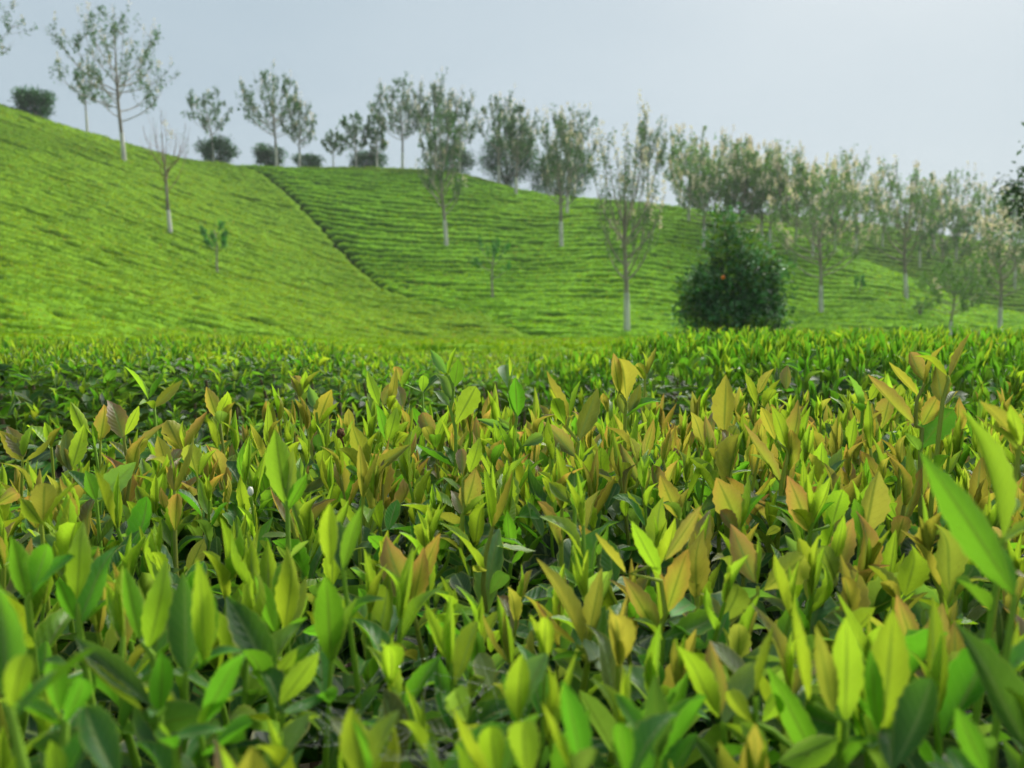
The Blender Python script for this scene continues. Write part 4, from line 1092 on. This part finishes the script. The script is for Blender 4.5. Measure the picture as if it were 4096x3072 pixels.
def hero_shoot(dep, lv, r):
    s = Shoot()
    ym = float(np.mean([q[1] for q in lv]))
    D0 = dep or float(np.interp(ym, DEPTH_Y, DEPTH_D))
    bases = []
    for (bx, by, tx, ty, w, cls, face) in lv:
        B = unproj(bx, by, D0); T = unproj(tx, ty, D0 + r.normal(0, .006) + (0.010 if face == "t" else -0.006 if face == "u" else 0))
        d = T - B; L = float(np.linalg.norm(d)); d = d / L
        view = norm(B - np.array([0, 0, ZC]))
        rightish = perp(d, np.array([1.0, 0, 0]) * (1 if tx < bx else -1) + np.array([0, 0, .25]))
        if face == "u": n = perp(d, view + rightish * r.normal(.12, .18))
        elif face == "t": n = perp(d, -view + np.array([0, 0, .35]) + rightish * r.normal(.1, .2))
        else: n = perp(d, rightish + view * r.normal(.35, .25))
        W = w / F * D0
        if face == "n": W = max(W * 1.35, .26 * L)
        W = min(max(W * (1.10 if D0 > .5 else .90), .2 * L), .60 * L)
        ob = (w / max(np.hypot(tx - bx, ty - by), 1)) > .47
        up, dn = tint(cls, r, .09)
        s.leaves.add(B=B, D=d, N=n, L=L, W=W, a=1.1 if ob else .92, b=.62 if ob else 1.12, cup=r.uniform(.35, 1.0) if face != "n" else r.uniform(1.0, 1.4),
                     bend=r.normal(-.10, .15), wave=r.uniform(0, .07), up=up, dn=dn, tw=r.normal(0, .4), rc=r.normal(.15, .4))
        bases.append(B)
    bases = sorted(bases, key=lambda q: -q[2])
    low = bases[-1]
    gr = sum(q[5] in ("gr", "gg", "yg", "dg") for q in lv) > len(lv) / 2
    zt = float(top_near(low[0], low[1])) - 0.05
    foot = np.array([low[0] + r.normal(0, .008), low[1] + r.normal(.006, .008), min(zt, low[2] - 0.05)])
    pts = [foot, foot * .5 + low * .5 + r.normal(0, .0025, 3)]
    pts.append(low)
    for q in bases[::-1][1:]:
        if q[2] - pts[-1][2] > 0.004: pts.append(q * .85 + pts[-1] * .15)
    s.stem = np.array(pts); s.base = foot
    s.rad = np.linspace(.0026, .0014, len(pts))
    s.scol = STEMC["g" if gr else ("b" if r.random() < .4 else "y")]
    span = low - foot
    if np.linalg.norm(span) > .02:
        ph = r.uniform(0, 6.28)
        for f in np.linspace(.35, .98, 3 if D0 > .6 else 4):
            ph += 2.4 + r.normal(0, .3)
            o = np.array([math.cos(ph), math.sin(ph), 0]); ang = r.uniform(.55, 1.05)
            d = norm(np.array([0, 0, math.cos(ang)]) + o * math.sin(ang))
            up, dn = tint(("gr", "gr", "yg", "gg", "dg")[int(r.integers(5))] if gr else ("gg", "ol", "yg", "br", "gr")[int(r.integers(5))], r)
            L = r.uniform(.030, .048) * (1 if D0 > .6 else .8)
            s.leaves.add(B=foot + span * f, D=d, N=perp(d, np.array([0, 0, 1.0]) * math.sin(ang) - o * math.cos(ang)), L=L, W=L * r.uniform(.34, .46), a=1.0, b=.85,
                         cup=r.uniform(.5, 1.1), bend=r.normal(.08, .15), wave=r.uniform(0, .08), up=up, dn=dn, tw=r.normal(0, .5), rc=r.normal(.3, .5))
    return s

hr = np.random.default_rng(77)
green_parts, bronze_parts = [], []
hero_pos = []
for dep, lv in HERO:
    s = hero_shoot(dep, lv, hr)
    hero_pos.append(s.stem[-1])
    (green_parts if s.base[1] < split_y(s.base[0]) else bronze_parts).append(s)
hero_pos = np.array(hero_pos)

# ---- the many other shoots of the two near bushes
sr = np.random.default_rng(21)
def near_spot(r):
    y = r.uniform(.22, 1.30); x = r.uniform(-.80 * y - .12, .80 * y + .12)
    if y > back_edge(x) - 0.01: return None
    if np.min((hero_pos[:, 0] - x) ** 2 + (hero_pos[:, 1] - y) ** 2) < (.017 if y > .55 else .030) ** 2: return None
    return (x, y)
spots = poisson(near_spot, 860, lambda p: .029 if p[1] > .76 else .044 if p[1] > .5 else .036, sr)
others = []
for (x, y) in spots:
    far = y > .58
    green_side = y < split_y(x)
    u = sr.random()
    if green_side:
        pal = ("dg", "gr", "gr", "yg") if u < .55 else ("gr", "yg", "yg") if u < .88 else ("gr", "ol", "br")
    else:
        pal = (("gr", "yg", "yg") if u < .36 else ("gg", "yg", "br") if u < .54 else ("gg", "gr", "yg") if u < .68 else ("gg", "or", "br") if u < .80
               else ("gg", "mv", "or") if u < .90 else ("dg", "gr", "yg") if u < .95 else ("mv", "rd", "or"))
    h = (sr.uniform(.035, .105) if far else sr.uniform(.045, .085)) * (0.75 if y < .38 else 1)
    z = float(top_near(x, y)) - .02
    s = random_shoot((x, y, z), h, sr, pal, int(sr.integers(3, 6)), scale=sr.uniform(.85, 1.3) * (1.0 if far else .95), tight=.78 if far else .9)
    others.append(s)
def in_view(s):
    x, y, c = proj(s.stem[-1])
    return -150 < x < 4246 and 1200 < y < 3250
for _ in range(520):
    x = sr.choice((-1, 1)) * sr.uniform(.75, 2.1); y = sr.uniform(.05, 1.2)
    if abs(x) < .80 * y + .12 or y > back_edge(x) - .02: continue
    others.append(random_shoot((x, y, float(top_near(x, y)) - .02), sr.uniform(.04, .09), sr, ("gr", "yg", "br") if sr.random() < .5 else ("gg", "gr", "yg"), 4, scale=1.05, tight=.8))
seen = sorted([s for s in others if in_view(s)], key=lambda s: s.base[1])
hid = [s for s in others if not in_view(s)]
for s in seen:
    (green_parts if s.base[1] < split_y(s.base[0]) else bronze_parts).append(s)
bronze_parts, extra = bronze_parts[:300], bronze_parts[300:]
green_parts, extra2 = green_parts[:300], green_parts[300:]
add_shoots(green_root, GO, green_parts, 14, 3, .05)
add_shoots(bronze_root, BO, bronze_parts, 12, 2, .07)
merge_shoots(bronze_root, BO, extra + [s for s in hid if s.base[1] >= split_y(s.base[0])], "small_shoots", 6, 1)
merge_shoots(green_root, GO, extra2 + [s for s in hid if s.base[1] < split_y(s.base[0])], "small_shoots", 6, 1)

# ---- old dark leaves of the plucking table under the shoots
def old_leaves(n, spot, top, r, depth, cls, lmin=.050, lmax=.085, flat=1.0):
    lv = Leaves()
    for _ in range(n):
        p = spot(r)
        if p is None: continue
        x, y = p
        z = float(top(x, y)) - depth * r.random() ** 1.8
        az = r.uniform(0, 2 * math.pi); el = r.normal(.15, .35)
        d = np.array([math.cos(az) * math.cos(el), math.sin(az) * math.cos(el), math.sin(el)])
        nn = perp(d, np.array([0, 0, 1.0]) + r.normal(0, .35 * flat, 3))
        up, dn = tint(cls[int(r.integers(len(cls)))], r, .2)
        L = r.uniform(lmin, lmax)
        lv.add(B=np.array([x, y, z]) - d * L * .5, D=d, N=nn, L=L, W=L * r.uniform(.38, .48), a=.85, b=.75, cup=r.uniform(.2, .7), bend=r.normal(.08, .12),
               wave=r.uniform(.03, .14), up=up, dn=dn, tw=r.normal(0, .3))
    return lv

def spot_near(lo, hi):
    def f(r):
        y = r.uniform(.10, 1.42); x = r.uniform(-.9 * y - .25, .9 * y + .25) if r.random() < .72 else r.uniform(-2.1, 2.1)
        if y > back_edge(x) + .10: return None
        sy = split_y(x)
        return (x, y) if (lo and y < sy) or (hi and y >= sy) else None
    return f
mr = np.random.default_rng(31)
def split_seen(lv, cap):
    """The leaves that show largest become parts, the rest one mass."""
    B = np.array(lv.d["B"]); x, y, c = proj(B)
    vis = (x > -60) & (x < 4156) & (y > 1500) & (y < 3120) & (c > .2)
    z = B[:, 2] - np.array([float(top_near(q[0], q[1])) for q in B])
    score = np.where(vis, np.array(lv.d["L"]) / c * (1.2 + z * 12), -1)
    idx = np.argsort(-score)
    a, b = Leaves(), Leaves()
    for rank, i in enumerate(idx):
        t = a if rank < cap and score[i] > 0 else b
        for k in Leaves.KEYS: t.d[k].append(lv.d[k][i])
    return a, b
for root, o0, lo, hi, n in ((green_root, GO, 1, 0, 6800), (bronze_root, BO, 0, 1, 10500)):
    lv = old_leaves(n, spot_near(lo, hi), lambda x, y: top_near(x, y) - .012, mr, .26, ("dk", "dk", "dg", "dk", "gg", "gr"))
    big, rest = split_seen(lv, 280)
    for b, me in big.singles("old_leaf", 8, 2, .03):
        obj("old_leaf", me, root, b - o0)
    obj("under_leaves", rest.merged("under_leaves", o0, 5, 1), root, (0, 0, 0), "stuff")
    fresh = old_leaves(1200 if lo else 2600, spot_near(lo, hi), lambda x, y: top_near(x, y) + .040, mr, .06, ("gr", "gg", "yg", "gr", "ol", "dg"), .022, .044, 1.6)
    for q in range(len(fresh)):
        fresh.d["D"][q] = norm(np.asarray(fresh.d["D"][q]) + np.array([0, 0, mr.uniform(.1, 1.0)]))
    obj("side_leaves", fresh.merged("side_leaves", o0, 6, 1), root, (0, 0, 0), "stuff")
br = np.random.default_rng(41)
branches(green_root, GO, [(br.uniform(-.5, .5), br.uniform(.25, .45)) for _ in range(16)], lambda x, y: top_near(x, y), br)
branches(bronze_root, BO, [(br.uniform(-1, 1), br.uniform(.65, 1.15)) for _ in range(34)], lambda x, y: top_near(x, y), br)

# ---- the bushes behind the near one
def hedge(label, xf, yfront, yback, ztop, n_shoot, n_part, pals, hrange, n_flank, n_under, seed, nroot, scale=1.0, flank_cls=("dg", "gr", "gr", "gg", "dk"), tight=.8):
    r = np.random.default_rng(seed)
    root = empty("tea_bush", nroot); o0 = np.array(nroot, float)
    tag(root, label, "tea bush", "tea bushes around the viewer")
    def spot(r_):
        y = r_.uniform(yfront[1].min() - .05, yback[1].max() + .05)
        x = r_.uniform(xf[0](y), xf[1](y))
        return (x, y) if np.interp(x, *yfront) < y < np.interp(x, *yback) else None
    def top(x, y):
        e = y - np.interp(x, *yfront)
        return ztop(x, y) - .16 * (1 - smooth(e, 0, .35)) ** 2
    sh = []
    for _ in range(n_shoot * 6):
        p = spot(r)
        if p is None: continue
        x, y = p
        pal = pals[int(r.integers(len(pals)))]
        sh.append(random_shoot((x, y, float(top(x, y)) - .02), r.uniform(*hrange), r, pal, int(r.integers(2, 5)), scale=scale * r.uniform(.8, 1.15), tight=tight))
        if len(sh) >= n_shoot: break
    def key(s):
        x, y, c = proj(s.stem[-1])
        return c if -100 < x < 4196 else 99
    sh.sort(key=key)
    whole_shoots(root, o0, sh[:n_part], 6, 1)
    merge_shoots(root, o0, sh[n_part:], "small_shoots", 4, 1)
    lv = old_leaves(n_under, spot, lambda x, y: float(top(x, y)), r, .16, ("dg", "dk", "gr", "gg"), .045, .075)
    # leaves of the front flank
    for _ in range(n_flank):
        x = r.uniform(yfront[0].min(), yfront[0].max()); yf = float(np.interp(x, *yfront))
        u = r.random()
        zt = float(top(x, yf + .02))
        z = zt - u * .55; y = yf + r.normal(-.03, .05) + .10 * u
        az = r.uniform(-2.6, -.5)
        d = norm(np.array([math.cos(az) * .8, math.sin(az) * .8, r.normal(-.15, .5)]))
        n = perp(d, np.array([r.normal(0, .3), -.45, .85]))
        up, dn = tint(flank_cls[int(r.integers(len(flank_cls)))], r, .22)
        L = r.uniform(.040, .070)
        lv.add(B=np.array([x, y, z]), D=d, N=n, L=L, W=L * r.uniform(.4, .5), a=.85, b=.75, cup=r.uniform(.2, .7), bend=r.normal(.08, .12), wave=.05, up=up, dn=dn, tw=r.normal(0, .3))
    obj("under_leaves", lv.merged("under_leaves", o0, 4, 1), root, (0, 0, 0), "stuff")
    pts = []
    while len(pts) < 26:
        p = spot(r)
        if p: pts.append(p)
    branches(root, o0, pts, top, r)
    return root

GP = (("dg", "gr", "gr"), ("gr", "gr", "gr"), ("gr", "gr", "yg"), ("gg", "gr", "gr"))
MP = GP + (("gg", "ol", "br"), ("gr", "br", "yg"))
A_ = np.array
# left bush with its shaded flank towards us
hedge("rounded tea bush at the left behind a dark gap, leafy flank showing", (lambda y: -.85 * y, lambda y: -.10 * y),
      (A_([-2.6, -1.2, -.7, -.45, -.3]), A_([1.62, 1.72, 1.85, 2.15, 2.6])), (A_([-2.8, -1.2, -.3]), A_([3.1, 3.3, 3.5])),
      lambda x, y: ZC - .115 + .020 * (y - 1.7) - .09 * smooth(x / y, -.30, -.10), 1500, 200, (("dg", "gr", "gr"), ("gr", "gr", "yg"), ("gg", "gr", "gr"), ("gr", "yg", "yg")), (.012, .04), 4200, 3000, 61, (-1.2, 2.4, 0), .80, tight=1.25)
# middle bushes further back
hedge("low tea bush seen through the gap in the middle of the picture", (lambda y: -.42 * y, lambda y: .30 * y),
      (A_([-1.9, -.6, 0, .7]), A_([3.7, 3.0, 2.9, 3.2])), (A_([-2.4, 0, 1.6]), A_([6.4, 6.4, 6.4])),
      lambda x, y: ZC - .225 - .006 * (y - 3), 1500, 150, (("gr", "yg", "yg"), ("gr", "gr", "yg"), ("gr", "yg", "yg")), (.02, .05), 1300, 2000, 62, (-.2, 4.2, 0), .85, tight=1.1)
# right bush with tall bright shoots
hedge("right-hand tea bush with tall bright green upright shoots", (lambda y: .02 * y, lambda y: .85 * y),
      (A_([.08, .22, .45, .8, 1.2, 2.6]), A_([2.8, 2.3, 1.85, 1.68, 1.62, 1.60])), (A_([.1, .9, 2.9]), A_([3.3, 3.3, 3.4])),
      lambda x, y: ZC - .145 + .02 * (y - 1.7) - .10 * (1 - smooth(x / y, .03, .24)), 1300, 300, GP, (.05, .095), 1300, 1800, 63, (1.0, 2.3, 0), 1.12, tight=.75)
# bush at the far right edge, partly bronze
hedge("tea bush with some bronze leaves behind the tall right shoots at the edge", (lambda y: .46 * y, lambda y: .92 * y),
      (A_([.62, .8, 1.6]), A_([1.46, 1.42, 1.40])), (A_([.66, 1.6]), A_([1.60, 1.60])),
      lambda x, y: ZC - .140, 170, 120, MP, (.04, .08), 300, 300, 64, (1.05, 1.5, 0), 1.05)

# ------------------------------------------------------------------ small things among the leaves
def glass_material(name):
    m, N, L = new_mat(name)
    out = N.new("ShaderNodeOutputMaterial"); p = N.new("ShaderNodeBsdfPrincipled")
    p.inputs['Base Color'].default_value = (1, 1, 1, 1); p.inputs['Roughness'].default_value = 0.02
    p.inputs['Transmission Weight'].default_value = 1.0; p.inputs['IOR'].default_value = 1.33
    L.new(p.outputs[0], out.inputs['Surface'])
    return m
M_WATER = glass_material("water_drop")
M_SILK = rough_material("silk", (0.6, 0.6, 0.6), (0.8, 0.8, 0.8), 50, bump=0.0, rough=0.4)
dr = np.random.default_rng(51)
web = empty("spider_web", unproj(1650, 2880, .40)); wo = np.array(web.location)
tag(web, "dewy spider web strung between leaves near the bottom middle", "spider web")
V, Q = blob(.0010, 2, 1, 0.0)
drop_me = fast_mesh("droplet", V, Q, M_WATER)
anch = [unproj(x, y, c) for x, y, c in ((1000, 2700, .43), (1180, 2980, .38), (1500, 2620, .46), (1750, 2560, .47), (2120, 2640, .44), (2200, 2850, .40), (1900, 3040, .36), (1450, 3050, .36))]
hub = unproj(1650, 2850, .41) - np.array([0, 0, .01])
spokes = []
for a_ in anch:
    pts = bezier(a_, (a_ + hub) / 2 - np.array([0, 0, .006]), hub, 7); spokes.append(pts)
    V, Q = tube(pts, .00007, 3); obj("thread", fast_mesh("thread", V - wo, Q, M_SILK), web)
for ring in range(1, 5):
    f = ring / 5.5
    pts = np.array([s[min(int((1 - f) * 6), 6)] for s in spokes] + [spokes[0][min(int((1 - f) * 6), 6)]])
    V, Q = tube(pts, .00006, 3); obj("thread", fast_mesh("thread", V - wo, Q, M_SILK), web)
    for _ in range(26):
        i = int(dr.integers(0, len(pts) - 1)); u = dr.random()
        o = obj("droplet", drop_me, web, pts[i] * (1 - u) + pts[i + 1] * u + dr.normal(0, .0015, 3) - wo)
        sc = dr.uniform(.55, 1.35); o.scale = (sc, sc, sc)
# withered brown bud and a white flower bud
M_WITHER = rough_material("withered", (0.06, 0.03, 0.015), (0.20, 0.10, 0.04), 300, bump=0.8, dist=0.002)
M_PETAL = rough_material("tea_petal", (0.70, 0.68, 0.55), (0.80, 0.78, 0.66), 90, bump=0.1, dist=0.001, rough=0.5)
p = unproj(1363, 1733, .80)
V, Q = blob(.0048, 9, 1, 0.9)
wb = obj("withered_bud", fast_mesh("withered_bud", V, Q, M_WITHER), None, p)
tag(wb, "small shrivelled dark brown bud stuck on a young leaf", "bud")
V, Q = tube(np.array([[0, 0, -.004], [.002, .001, -.010], [.003, .004, -.018]]), [.0012, .001, .0008], 5)
obj("stalk", fast_mesh("stalk", V, Q, M_WITHER), wb)
p = unproj(1002, 1965, .74)
V, Q = blob(.0034, 5, 1, 0.2); V = V * np.array([.85, .85, 1.35])
fb = obj("flower_bud", fast_mesh("flower_bud", V, Q, M_PETAL), None, p)
tag(fb, "small closed white flower bud among the stems at left", "bud")
V, Q = tube(np.array([[0, 0, -.006], [.001, .001, -.016], [.002, .004, -.035]]), [.0022, .0012, .0010], 5)
obj("stalk", fast_mesh("stalk", V, Q, M_STEM, {"col": ('FLOAT_COLOR', np.tile(np.array(STEMC["g"]), (len(V), 1)))}), fb)

# ------------------------------------------------------------------ damp air over the valley
HAZE = 0.0005
hx, hy0, hy1, hz0, hz1 = 640.0, -640.0, 640.0, -25.0, 42.0
HV = np.array([[x, y, z] for z in (hz0, hz1) for y in (hy0, hy1) for x in (-hx, hx)])
HQ = np.array([[0, 2, 3, 1], [4, 5, 7, 6], [0, 1, 5, 4], [2, 6, 7, 3], [0, 4, 6, 2], [1, 3, 7, 5]])
m_haze = bpy.data.materials.new("haze"); m_haze.use_nodes = True
hn = m_haze.node_tree.nodes; hn.clear()
h_out = hn.new("ShaderNodeOutputMaterial"); h_vol = hn.new("ShaderNodeVolumePrincipled")
h_vol.inputs['Color'].default_value = (0.90, 0.95, 1.0, 1)
h_vol.inputs['Density'].default_value = HAZE
h_vol.inputs['Anisotropy'].default_value = 0.2
m_haze.node_tree.links.new(h_vol.outputs[0], h_out.inputs['Volume'])
haze = obj("haze", fast_mesh("haze", HV, HQ, m_haze, None, False), None, (0, 0, 0), "stuff")
SC.cycles.volume_bounces = 0
